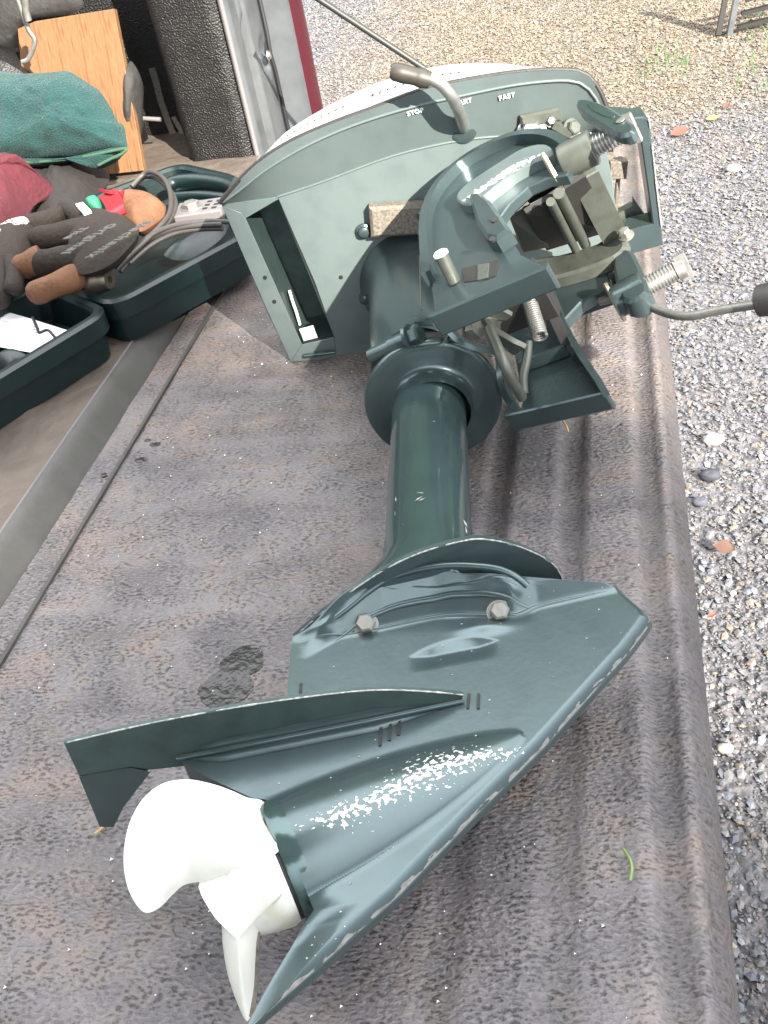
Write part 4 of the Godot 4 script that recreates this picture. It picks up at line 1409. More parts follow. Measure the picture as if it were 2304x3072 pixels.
	var low := [Vector2(0.0583, -0.0995), Vector2(0.0566, -0.1762), Vector2(0.0628, -0.2567), Vector2(0.0862, -0.2870), Vector2(0.1130, -0.2792), Vector2(0.1292, -0.2478), Vector2(0.1605, -0.2614), Vector2(0.1753, -0.2343), Vector2(0.1743, -0.1929), Vector2(0.1540, -0.1987), Vector2(0.1240, -0.2077), Vector2(0.1170, -0.1780), Vector2(0.1254, -0.1275), Vector2(0.1368, -0.0675)]
	slab(s, low, Transform3D(lie, Vector3(0, lo, 0)), 0.008, 0.001)
	fa = Vector3(0.0584, -0.0680, -0.1004)
	fb = Vector3(0.1374, -0.0680, -0.0679)
	foot_axis = (fb - fa).normalized()
	foot = Basis(foot_axis, Vector3(0, 1, 0), foot_axis.cross(Vector3(0, 1, 0)))
	block(s, Transform3D(foot, (fa + fb) / 2 + Vector3(0, -0.0075, 0) + foot.z * 0.002), Vector3(fa.distance_to(fb) + 0.004, 0.018, 0.006), 0.0012)
	slab(s, catmull([Vector2(0.1184, -0.2402), Vector2(0.1395, -0.2402), Vector2(0.1614, -0.2374), Vector2(0.1695, -0.2136), Vector2(0.1629, -0.1975), Vector2(0.1403, -0.1957), Vector2(0.1220, -0.1794), Vector2(0.1179, -0.1909)], 2, true), Transform3D(lie, Vector3(0, -0.058, 0)), 0.011, 0.0015)
	part("lower_arm", s, M.green, c)
	s = st()
	slab(s, catmull([Vector2(0.1784, -0.2272), Vector2(0.1888, -0.2273), Vector2(0.1956, -0.2139), Vector2(0.1960, -0.1497), Vector2(0.1921, -0.1392), Vector2(0.1825, -0.1376), Vector2(0.1737, -0.1468), Vector2(0.1732, -0.1745)], 2, true), Transform3D(lie, Vector3(0, -0.048, 0)), 0.020, 0.003)
	part("screw_block", s, M.green, c)
	s = st()
	var rib := [Vector3(0.1165, -0.0600, -0.2748), Vector3(0.1224, -0.0600, -0.1657), Vector3(0.1309, -0.0600, -0.0997), Vector3(0.1379, -0.0600, -0.0585)]
	ribbon(s, rib, Vector3(1, 0, -0.6), 0.005, 0.016)
	ribbon(s, [Vector3(0.0765, -0.0620, -0.1492), Vector3(0.1004, -0.0620, -0.1430), Vector3(0.1180, -0.0620, -0.1399)], Vector3(0, 1, 0), 0.01, 0.004)
	part("rib", s, M.green_dull, c)
	# swivel bracket between the arms
	s = st()
	sheet(s, [Vector3(0.1371, 0.0400, -0.1836), Vector3(0.1897, 0.0400, -0.1909), Vector3(0.1880, -0.0450, -0.2623), Vector3(0.1258, -0.0450, -0.2921)], 0.004)
	part("swivel_back", s, M.dark_inside, c)
	s = st()
	sheet(s, [Vector3(0.1218, 0.0300, -0.2094), Vector3(0.1400, 0.0320, -0.2169), Vector3(0.1310, -0.0360, -0.2755), Vector3(0.1073, -0.0360, -0.2933)], 0.003)
	part("swivel_cheek", s, M.olive, c)
	s = st()
	beam(s, Vector3(0.1886, 0.0380, -0.1995), Vector3(0.1862, -0.0460, -0.2506), 0.022, 0.006, 0.001)
	part("swivel_side", s, M.olive, c)
	s = st()
	tube(s, [Vector3(0.1594, 0.0460, -0.1649), Vector3(0.1510, -0.0460, -0.2642)], 0.0036, 12)
	part("cross_rod", s, M.olive, c)
	s = st()
	tube(s, [Vector3(0.1671, 0.0460, -0.1718), Vector3(0.1605, -0.0460, -0.2651)], 0.0046, 12)
	part("cross_rod", s, M.olive, c)
	s = st()
	var sw := [Vector2(0.1119, -0.2934), Vector2(0.1366, -0.2740), Vector2(0.1700, -0.2574), Vector2(0.1835, -0.2626), Vector2(0.1944, -0.2564), Vector2(0.1916, -0.2278), Vector2(0.1793, -0.2184), Vector2(0.1495, -0.2257), Vector2(0.1196, -0.2421), Vector2(0.1100, -0.2597)]
	slab(s, catmull(sw, 2, true), Transform3D(lie, Vector3(0, -0.046, 0)), 0.014, 0.0025)
	part("swivel_base", s, M.olive, c)
	s = st()
	hex_bolt(s, Vector3(0.1958, -0.0400, -0.2281), Vector3(0, 1, 0.2), 0.005, 0.008)
	part("nut", s, M.dull_steel, c)
	# dark curved sheet added for the shaded underside below the hook
	s = st()
	cushion(s, catmull([Vector3(0.1099, 0.0300, -0.2405), Vector3(0.1293, 0.0400, -0.2223), Vector3(0.1483, 0.0440, -0.2093), Vector3(0.1654, 0.0440, -0.2038), Vector3(0.1722, 0.0400, -0.2035), Vector3(0.1585, 0.0340, -0.2121), Vector3(0.1390, 0.0280, -0.2271), Vector3(0.1192, 0.0240, -0.2376)], 3, true), Vector3(0, 0.004, 0.003), 4)
	part("underside_shade", s, M.rubber, c)
	# clamp screws: upper one with its handle, lower one
	for k in 2:
		s = st()
		var a := Vector3(0.1809, 0.0580, -0.1928) if k == 0 else Vector3(0.1688, -0.0580, -0.1659)
		var b := Vector3(0.2049, 0.0580, -0.1895) if k == 0 else Vector3(0.1930, -0.0580, -0.1662)
		var dir := (b - a).normalized()
		var lb := a.distance_to(b)
		lathe(s, frame_of(dir, a), [Vector2(-0.002, 0), Vector2(-0.002, 0.0125), Vector2(0.001, 0.0135), Vector2(lb - 0.001, 0.0138), Vector2(lb, 0.0128), Vector2(lb, 0)], 28)
		part("screw_boss", s, M.olive if k == 0 else M.green, c)
		s = st()
		var e := Vector3(0.2283, 0.0580, -0.1853) if k == 0 else Vector3(0.2204, -0.0580, -0.1680)
		screw_thread(s, b - dir * 0.002, e, 0.0082, 0.0028)
		var w := part("clamp_screw", s, M.steel, c)
		s = st()
		var ef := Vector3(0.2391, 0.0580, -0.1824) if k == 0 else Vector3(0.2312, -0.0580, -0.1683)
		for side in [-1.0, 1.0]:
			beam(s, e + Vector3(0, side * 0.006, 0), ef + Vector3(0, side * 0.006, 0), 0.004, 0.012, 0.0012)
		lathe(s, frame_of(ef - e, e), [Vector2(-0.002, 0), Vector2(-0.001, 0.009), Vector2(0.006, 0.009), Vector2(0.007, 0)], 20)
		part("clevis", s, M.steel, c)
		s = st()
		var pc := Vector3(0.1700, 0.0520, -0.2003) if k == 0 else Vector3(0.1679, -0.0620, -0.1749)
		lathe(s, frame_of(Vector3(-1, 0.0, 0.10), pc), [Vector2(0, 0), Vector2(0, 0.0175), Vector2(0.0025, 0.0178), Vector2(0.0035, 0.0165), Vector2(0.0037, 0)], 32)
		part("clamp_pad", s, M.brass, c)
	# folding handle
	s = st()
	var hx := Transform3D(lie, Vector3(0, 0.074, 0))
	slab(s, catmull([Vector2(0.2055, -0.2534), Vector2(0.2100, -0.2561), Vector2(0.2166, -0.2452), Vector2(0.2263, -0.2123), Vector2(0.2336, -0.1724), Vector2(0.2367, -0.1457), Vector2(0.2336, -0.1359), Vector2(0.2281, -0.1376), Vector2(0.2226, -0.1479), Vector2(0.2151, -0.1832), Vector2(0.2065, -0.2272)], 3, true), hx, 0.010, 0.0025)
	var hd := part("folding_handle", s, M.green, c)
	s = st()
	slab(s, catmull([Vector2(0.2142, -0.2339), Vector2(0.2198, -0.2240), Vector2(0.2279, -0.1849), Vector2(0.2254, -0.1796), Vector2(0.2187, -0.1990), Vector2(0.2144, -0.2216)], 3, true), Transform3D(lie, Vector3(0, 0.0747, 0)), 0.0012, 0.0004)
	part("handle_recess", s, M.green_gloss, hd)
	s = st()
	lathe(s, frame_of(Vector3(0, 1, 0), Vector3(0.2299, 0.0745, -0.1648)), [Vector2(0, 0.0035), Vector2(0.0008, 0.0035), Vector2(0.0008, 0)], 16)
	part("handle_pin", s, M.dull_steel, hd)
	# coil spring, link and release levers in the gap
	s = st()
	coil(s, Vector3(0.1123, -0.0050, -0.1329), Vector3(0.0986, -0.0200, -0.1009) + Vector3(0.012, 0, 0.0), 0.0052, 0.0013, 17.0)
	part("tilt_spring", s, M.dull_steel, c)
	s = st()
	tube(s, catmull([Vector3(0.1008, -0.0200, -0.1026), Vector3(0.0943, -0.0280, -0.0922), Vector3(0.0867, -0.0360, -0.0855), Vector3(0.0816, -0.0460, -0.0793)], 4), 0.0036, 8)
	tube(s, catmull([Vector3(0.0822, 0.0100, -0.0936), Vector3(0.0841, 0, -0.0687), Vector3(0.0826, -0.0180, -0.0626), Vector3(0.0795, -0.0460, -0.0752)], 4), 0.0042, 8)
	part("release_link", s, M.olive, c)
	s = st()
	ribbon(s, catmull([Vector3(0.0735, 0.0120, -0.1125), Vector3(0.0701, 0.0120, -0.1022), Vector3(0.0681, 0.0100, -0.0967)], 3), Vector3(0, 1, 0.3), 0.014, 0.006)
	ribbon(s, catmull([Vector3(0.0943, 0.0100, -0.1142), Vector3(0.0836, 0.0040, -0.1185), Vector3(0.0822, -0.0040, -0.1083), Vector3(0.0888, -0.0120, -0.0987), Vector3(0.0930, -0.0200, -0.0967)], 4), Vector3(0, 1, 0.3), 0.02, 0.004)
	part("release_lever", s, M.olive, c)
	s = st()
	slab(s, [Vector2(0.0622, -0.1814), Vector2(0.0761, -0.1568), Vector2(0.0775, -0.0864), Vector2(0.0737, -0.0772), Vector2(0.0665, -0.1163)], Transform3D(lie, Vector3(0, -0.052, 0)), 0.004)
	part("release_plate", s, M.dirty, c)
	s = st()
	beam(s, Vector3(0.1054, -0.0300, -0.1836), Vector3(0.1024, -0.0580, -0.1850), 0.006, 0.01)
	beam(s, Vector3(0.1220, -0.0200, -0.1517), Vector3(0.1197, -0.0600, -0.1453), 0.010, 0.008)
	beam(s, Vector3(0.0752, 0, -0.1482), Vector3(0.1296, 0, -0.1318), 0.012, 0.05)
	part("cross_brace", s, M.dark_inside, c)
	# swinging stay rod that reaches out past the tailgate
	s = st()
	tube(s, catmull([Vector3(0.1546, -0.0640, -0.1911), Vector3(0.1764, -0.0640, -0.1775), Vector3(0.1887, -0.0640, -0.1496), Vector3(0.1974, -0.0640, -0.1296), Vector3(0.2052, -0.0630, -0.1137), Vector3(0.2173, -0.0620, -0.0987), Vector3(0.2335, -0.0600, -0.0869), Vector3(0.2529, -0.0580, -0.0710), Vector3(0.2711, -0.0560, -0.0553)], 5), 0.0036, 10, true, 1.0)
	part("tiller_rod", s, M.dull_steel, c)
	s = st()
	lathe(s, frame_of(Vector3(0.2722, -0.0560, -0.0593) - Vector3(0.2621, -0.0560, -0.0663), Vector3(0.2621, -0.0560, -0.0663)), [Vector2(0, 0.004), Vector2(0, 0.0115), Vector2(0.012, 0.012), Vector2(0.05, 0.011), Vector2(0.05, 0)], 20)
	part("tiller_grip", s, M.rubber, c)

# ---------------------------------------------------------------- things in the bed
func bed_load():
	var s := st()
	# plywood board leaning on the far side of the bed
	var bn := Vector3(0, 0.3, 1).normalized()
	var origin := Vector3(-0.80, 0.02, -1.5279)
	var bx := Transform3D(Basis(Vector3(1, 0, 0), bn.cross(Vector3(1, 0, 0)), bn), origin)
	var corners := []
	for p in [Vector3(-0.8776, 0.2333, -1.5919), Vector3(-0.8466, 0.2397, -1.5938), Vector3(-0.7163, 0.2401, -1.5939), Vector3(-0.7161, 0.1683, -1.5724), Vector3(-0.7155, 0.0981, -1.5513), Vector3(-0.7167, 0.0200, -1.5279), Vector3(-0.8959, 0.0216, -1.5284), Vector3(-0.8911, 0.1005, -1.5521), Vector3(-0.8865, 0.1744, -1.5742)]:
		var q: Vector3 = bx.affine_inverse() * p
		corners.append(Vector2(q.x, q.y))
	slab(s, corners, bx * Transform3D(Basis(), Vector3(0, 0, -0.012)), 0.012, 0.0008)
	var b := part("plywood_board", s, M.plywood)
	tag(b, "orange brown plywood board leaning on the far bed wall behind the green towel", "board")
	# rounded grey lump beside the board: the far wheel chock
	s = st()
	cushion(s, catmull([Vector3(-0.7184, 0.1629, -1.5926), Vector3(-0.7068, 0.1546, -1.5909), Vector3(-0.7045, 0.1333, -1.5867), Vector3(-0.7140, 0.0964, -1.5793), Vector3(-0.7272, 0.0542, -1.5708), Vector3(-0.7424, 0.0509, -1.5702), Vector3(-0.7381, 0.0991, -1.5798)], 4, true), Vector3(0, 0.01, 0.03), 6, 0.004, 30.0, 0.6)
	var ch := part("wheel_chock", s, M.pad)
	tag(ch, "rounded dark grey rubber chock just right of the plywood board", "wheel chock")
	# towel
	var t := thing("towel", "teal green towel bundled in front of the plywood board", "towel", Vector3(-0.9, 0.02, -1.40))
	s = st()
	var o1 := catmull([Vector3(-0.9079, 0.1950, -1.4925), Vector3(-0.8426, 0.1921, -1.4910), Vector3(-0.7893, 0.1887, -1.4894), Vector3(-0.7655, 0.1870, -1.4885), Vector3(-0.7381, 0.1702, -1.4801), Vector3(-0.7202, 0.1573, -1.4736), Vector3(-0.7075, 0.1376, -1.4638), Vector3(-0.6988, 0.1195, -1.4548), Vector3(-0.6896, 0.1112, -1.4506), Vector3(-0.6886, 0.0967, -1.4434), Vector3(-0.6915, 0.0846, -1.4373), Vector3(-0.7323, 0.0815, -1.4357), Vector3(-0.7970, 0.0809, -1.4355), Vector3(-0.8623, 0.0837, -1.4368), Vector3(-0.9277, 0.0924, -1.4412)], 5, true)
	shift(o1, t.position)
	cushion(s, o1, Vector3(0, 0.022, 0.055), 14, 0.016, 16.0)
	part("upper_fold", s, M.towel, t)
	s = st()
	var o2 := catmull([Vector3(-0.8783, 0.0908, -1.4304), Vector3(-0.7921, 0.0836, -1.4268), Vector3(-0.7277, 0.0849, -1.4275), Vector3(-0.6865, 0.0892, -1.4296), Vector3(-0.6905, 0.0806, -1.4253), Vector3(-0.7090, 0.0699, -1.4200), Vector3(-0.7351, 0.0657, -1.4178), Vector3(-0.7498, 0.0737, -1.4219), Vector3(-0.7820, 0.0797, -1.4248), Vector3(-0.8258, 0.0775, -1.4237), Vector3(-0.8690, 0.0815, -1.4257)], 5, true)
	shift(o2, t.position)
	cushion(s, o2, Vector3(0, 0.012, 0.025), 6, 0.008, 30.0)
	part("lower_fold", s, M.towel, t)
	s = st()
	var hem := catmull([Vector3(-0.8863, 0.1002, -1.4101), Vector3(-0.8546, 0.0947, -1.4074), Vector3(-0.8228, 0.0909, -1.4055), Vector3(-0.7802, 0.0894, -1.4047), Vector3(-0.7378, 0.0903, -1.4052), Vector3(-0.7009, 0.0925, -1.4062), Vector3(-0.6770, 0.0934, -1.4067), Vector3(-0.6819, 0.0882, -1.4041), Vector3(-0.7024, 0.0829, -1.4014), Vector3(-0.7216, 0.0773, -1.3987)], 5)
	shift(hem, t.position)
	tube(s, hem, 0.0022, 6)
	part("hem", s, M.hem, t)
	# red cloth and dark jacket
	s = st()
	cushion(s, catmull([Vector3(-0.9445, 0.0800, -1.4520), Vector3(-0.8381, 0.1000, -1.3777), Vector3(-0.7954, 0.1000, -1.3484), Vector3(-0.7881, 0.0800, -1.3547), Vector3(-0.7861, 0.0600, -1.3677), Vector3(-0.7908, 0.0600, -1.3087), Vector3(-0.7780, 0.0600, -1.2274), Vector3(-0.7822, 0.0700, -1.1745), Vector3(-0.8408, 0.0800, -1.2504)], 5, true), Vector3(0, 0.045, 0.02), 10, 0.018, 18.0)
	tag(part("red_cloth", s, M.red_cloth), "crumpled dark red cloth below the left end of the towel", "cloth")
	s = st()
	cushion(s, catmull([Vector3(-0.9323, 0.0300, -1.5892), Vector3(-0.8418, 0.0400, -1.5284), Vector3(-0.7779, 0.0400, -1.4984), Vector3(-0.7549, 0.0300, -1.4878), Vector3(-0.7445, 0.0300, -1.4065), Vector3(-0.7696, 0.0300, -1.3517), Vector3(-0.8174, 0.0300, -1.3514), Vector3(-0.8881, 0.0300, -1.4441)], 5, true), Vector3(0, 0.05, 0.015), 10, 0.022, 18.0)
	tag(part("dark_jacket", s, M.dark_cloth), "crumpled dark brown jacket between towel and tool case", "jacket")
	tool_case()
	gloves()

func shift(p: Array, by: Vector3):
	for i in p.size():
		p[i] -= by

func tray(s: SurfaceTool, c: Array, h: float, y0: float, t: float):
	# open tray: c = plan corners (Vector2 x, z); walls with a rolled rim
	var p := PackedVector2Array(c)
	if Geometry2D.is_polygon_clockwise(p):
		p.reverse()
	var rnd := PackedVector2Array()
	var k := p.size()
	for i in k:
		var a := p[i] + (p[(i - 1 + k) % k] - p[i]).normalized() * 0.028
		var b := p[i] + (p[(i + 1) % k] - p[i]).normalized() * 0.028
		for j in 6:
			var f := j / 5.0
			rnd.append(a.lerp(p[i], f).lerp(p[i].lerp(b, f), f))
	var loops := [[inset(rnd, 0.006), y0], [inset(rnd, 0.003), y0 + h * 0.55], [inset(rnd, -0.003), y0 + h * 0.58], [inset(rnd, -0.003), y0 + h * 0.94], [inset(rnd, 0.001), y0 + h], [inset(rnd, t), y0 + h], [inset(rnd, t + 0.003), y0 + h * 0.93], [inset(rnd, t + 0.006), y0 + h * 0.3], [inset(rnd, t + 0.014), y0 + h * 0.22]]
	var n := rnd.size()
	for l in loops.size() - 1:
		smooth_on(s)
		for i in n:
			var j := (i + 1) % n
			var f := func(q, w): return Vector3(loops[q][0][w].x, loops[q][1], loops[q][0][w].y)
			quad(s, f.call(l, i), f.call(l, j), f.call(l + 1, j), f.call(l + 1, i))
	flat_on(s)
	var fl := inset(p, t + 0.006)
	var tr := Geometry2D.triangulate_polygon(fl)
	for i in range(0, tr.size(), 3):
		tri(s, Vector3(fl[tr[i]].x, y0 + h * 0.22, fl[tr[i]].y), Vector3(fl[tr[i + 2]].x, y0 + h * 0.22, fl[tr[i + 2]].y), Vector3(fl[tr[i + 1]].x, y0 + h * 0.22, fl[tr[i + 1]].y))

func tool_case():
	var c := thing("tool_case", "open dark green plastic drill case lying on the bed floor", "tool case", Vector3(-0.55, 0.014, -1.1))
	var s := st()
	var body := [Vector2(-0.533, -0.962), Vector2(-0.418, -1.132), Vector2(-0.488, -1.318), Vector2(-0.600, -1.400), Vector2(-0.702, -1.30), Vector2(-0.615, -1.017)]
	for i in body.size():
		body[i] -= Vector2(-0.55, -1.1)
	tray(s, body, 0.054, 0.0, 0.007)
	var bt := part("case_base", s, M.case_green, c)
	s = st()
	var lid := [Vector2(-0.533, -0.950), Vector2(-0.640, -0.752), Vector2(-0.78, -0.83), Vector2(-0.66, -1.035), Vector2(-0.612, -1.008)]
	for i in lid.size():
		lid[i] -= Vector2(-0.55, -1.1)
	tray(s, lid, 0.054, 0.0, 0.007)
	var lt := part("case_lid", s, M.case_green, c)
	# carrying handle bar along the far side
	s = st()
	var hb := catmull([Vector3(-0.5872, 0.0680, -1.3058), Vector3(-0.5753, 0.0700, -1.3150), Vector3(-0.5405, 0.0700, -1.3112), Vector3(-0.4950, 0.0700, -1.2847), Vector3(-0.4694, 0.0680, -1.2569)], 4)
	shift(hb, c.position)
	tube(s, hb, 0.009, 10)
	var hb2 := catmull([Vector3(-0.5740, 0.0600, -1.2877), Vector3(-0.5346, 0.0600, -1.2830), Vector3(-0.4917, 0.0600, -1.2639)], 4)
	shift(hb2, c.position)
	tube(s, hb2, 0.006, 8)
	part("carry_handle", s, M.case_green, bt)
	s = st()
	var ins := [Vector3(-0.5304, 0.0550, -1.1148), Vector3(-0.5182, 0.0550, -1.1694), Vector3(-0.4865, 0.0600, -1.1856), Vector3(-0.4666, 0.0580, -1.1905), Vector3(-0.4702, 0.0500, -1.1505), Vector3(-0.5026, 0.0450, -1.1121)]
	shift(ins, c.position)
	cushion(s, catmull(ins, 4, true), Vector3(0, 0.008, 0), 4, 0.0, 1.0, 0.2)
	part("moulded_insert", s, M.case_green, bt)
	s = st()
	var bump := [Vector3(-0.6447, 0.0500, -0.8810), Vector3(-0.6263, 0.0560, -0.8890), Vector3(-0.6047, 0.0540, -0.8826), Vector3(-0.5948, 0.0500, -0.8746), Vector3(-0.6119, 0.0480, -0.8600)]
	shift(bump, c.position)
	cushion(s, catmull(bump, 3, true), Vector3(0, 0.012, 0), 4, 0.0, 1.0, 0.2)
	part("lid_boss", s, M.case_green, lt)
	# booklet in the lid
	var bk := thing("booklet", "white instruction booklet lying in the lid of the green case", "booklet", Vector3(-0.63, 0.04, -0.92))
	s = st()
	var pg := [Vector3(-0.7085, 0.0540, -0.9786), Vector3(-0.6734, 0.0560, -0.9866), Vector3(-0.6339, 0.0560, -0.9646), Vector3(-0.5814, 0.0520, -0.9383), Vector3(-0.5993, 0.0500, -0.9013), Vector3(-0.6077, 0.0500, -0.8983), Vector3(-0.6850, 0.0500, -0.9290)]
	shift(pg, bk.position)
	cushion(s, pg, Vector3(0, 0.002, 0), 4, 0.0, 1.0, 2.0)
	part("page", s, M.paper, bk)
	s = st()
	flat_on(s)
	for i in 9:
		var f := i / 8.0
		var a := (Vector3(-0.6717, 0.0585, -0.9628)).lerp(Vector3(-0.6561, 0.0560, -0.9289), f) - bk.position
		var b := (Vector3(-0.6131, 0.0575, -0.9382)).lerp(Vector3(-0.6119, 0.0545, -0.9036), f) - bk.position
		ribbon(s, [a, a.lerp(b, 0.5) + Vector3(0, 0.0004, 0), b], Vector3(0, 0, 1), 0.0011, 0.0003)
	part("printed_line", s, M.print_grey, bk)
	s = st()
	tube(s, catmull([Vector3(-0.6289, 0.0620, -0.9572), Vector3(-0.6052, 0.0660, -0.9215), Vector3(-0.5954, 0.0680, -0.9070), Vector3(-0.5908, 0.0660, -0.9157), Vector3(-0.5819, 0.0640, -0.9080), Vector3(-0.5789, 0.0620, -0.9054)], 4), 0.0016, 6)
	tag(part("cable_tie", s, M.black), "thin black wire tie on the white booklet", "wire tie")
	# drill lying in the base, only its chuck shows
	var d := thing("power_drill", "power drill under the gloves with its steel chuck showing at the case edge", "drill", Vector3(-0.57, 0.05, -1.03))
	s = st()
	var a := Vector3(-0.5991, 0.0700, -1.0280) - d.position
	var b := Vector3(-0.5579, 0.0700, -1.0203) - d.position
	var l := a.distance_to(b)
	var f := frame_of(b - a, a)
	lathe(s, f, [Vector2(-0.03, 0), Vector2(-0.03, 0.016), Vector2(l * 0.1, 0.018), Vector2(l * 0.55, 0.0185), Vector2(l * 0.62, 0.016), Vector2(l * 0.85, 0.0135), Vector2(l, 0.0105), Vector2(l, 0.004), Vector2(l - 0.01, 0.0035)], 28)
	for i in 28:
		var an := TAU * i / 28.0
		beam(s, f * Vector3(cos(an) * 0.0183, sin(an) * 0.0183, l * 0.12), f * Vector3(cos(an) * 0.0183, sin(an) * 0.0183, l * 0.5), 0.0016, 0.0016, 0.0003)
	part("chuck", s, M.chuck, d)
	s = st()
	tube(s, [a - (b - a).normalized() * 0.03, a - (b - a).normalized() * 0.09, a - (b - a).normalized() * 0.17], [0.018, 0.024, 0.026], 16)
	part("drill_body", s, M.case_green, d)
	# cable coil
	s = st()
	for k in 4:
		var o := k * 6.0
		var dy := 0.004 * (k % 2)
		var pts := []
		match k:
			0: pts = [Vector3(-0.6198, 0.0850, -1.2715), Vector3(-0.6020, 0.0950, -1.2907), Vector3(-0.5658, 0.1000, -1.2522), Vector3(-0.5373, 0.0980, -1.2000), Vector3(-0.5173, 0.0950, -1.1356), Vector3(-0.5239, 0.0900, -1.0915), Vector3(-0.5446, 0.0800, -1.0593), Vector3(-0.5589, 0.0700, -1.0442)]
			1: pts = [Vector3(-0.6322, 0.0750, -1.2829), Vector3(-0.6100, 0.0850, -1.3038), Vector3(-0.5680, 0.0900, -1.2560), Vector3(-0.5303, 0.0900, -1.1915), Vector3(-0.5189, 0.0880, -1.1427), Vector3(-0.5272, 0.0820, -1.1057), Vector3(-0.5475, 0.0720, -1.0709), Vector3(-0.5588, 0.0650, -1.0503)]
			2: pts = [Vector3(-0.5498, 0.0780, -1.0603), Vector3(-0.5300, 0.0880, -1.0836), Vector3(-0.5050, 0.0940, -1.0948), Vector3(-0.4761, 0.0940, -1.1012), Vector3(-0.4463, 0.0900, -1.1072), Vector3(-0.4282, 0.0800, -1.1205)]
			3: pts = [Vector3(-0.5480, 0.0700, -1.0594), Vector3(-0.5271, 0.0800, -1.0797), Vector3(-0.5008, 0.0860, -1.0935), Vector3(-0.4741, 0.0860, -1.1004), Vector3(-0.4439, 0.0820, -1.1054)]
		shift(pts, d.position)
		tube(s, catmull(pts, 6), 0.0032, 8)
	var last := [Vector3(-0.5525, 0.0750, -1.0558), Vector3(-0.5341, 0.0830, -1.0855), Vector3(-0.5050, 0.0900, -1.0946), Vector3(-0.4743, 0.0910, -1.0992), Vector3(-0.4435, 0.0880, -1.1027)]
	shift(last, d.position)
	tube(s, catmull(last, 6), 0.0032, 8)
	part("power_cord", s, M.cord, d)
	# grey adapter with a hex nut
	var g := thing("adapter_plug", "light grey plastic block with hex nut lying at the far end of the case", "adapter", Vector3(-0.5035, 0.0700, -1.1998))
	s = st()
	block(s, Transform3D(Basis(Vector3.UP, 0.1), Vector3.ZERO), Vector3(0.062, 0.012, 0.045), 0.002)
	part("plug_body", s, M.grey_plastic, g)
	s = st()
	hex_bolt(s, Vector3(-0.012, 0.005, 0.0), Vector3.UP, 0.011, 0.008)
	part("hex_nut", s, M.dull_steel, g)
	for i in 2:
		for j in 3:
			s = st()
			block(s, Transform3D(Basis(), Vector3(0.009 + i * 0.012, 0.0062, -0.012 + j * 0.011)), Vector3(0.006, 0.0008, 0.005), 0.0002)
			part("slot", s, M.black, g)

func finger(s: SurfaceTool, p: Array, r: float):
	var c := catmull(p, 5)
	var rad := []
	for i in c.size():
		var f := float(i) / (c.size() - 1)
		rad.append(r * 0.9 * (1.0 - 0.16 * f) * sqrt(maxf(0.08, 1.0 - pow(maxf(0.0, (f - 0.75) / 0.25), 2.0))) * (1.0 + 0.05 * sin(f * 11.0) + 0.035 * sin(f * 47.0)))
	tube(s, c, rad, 14, true, 0.80)

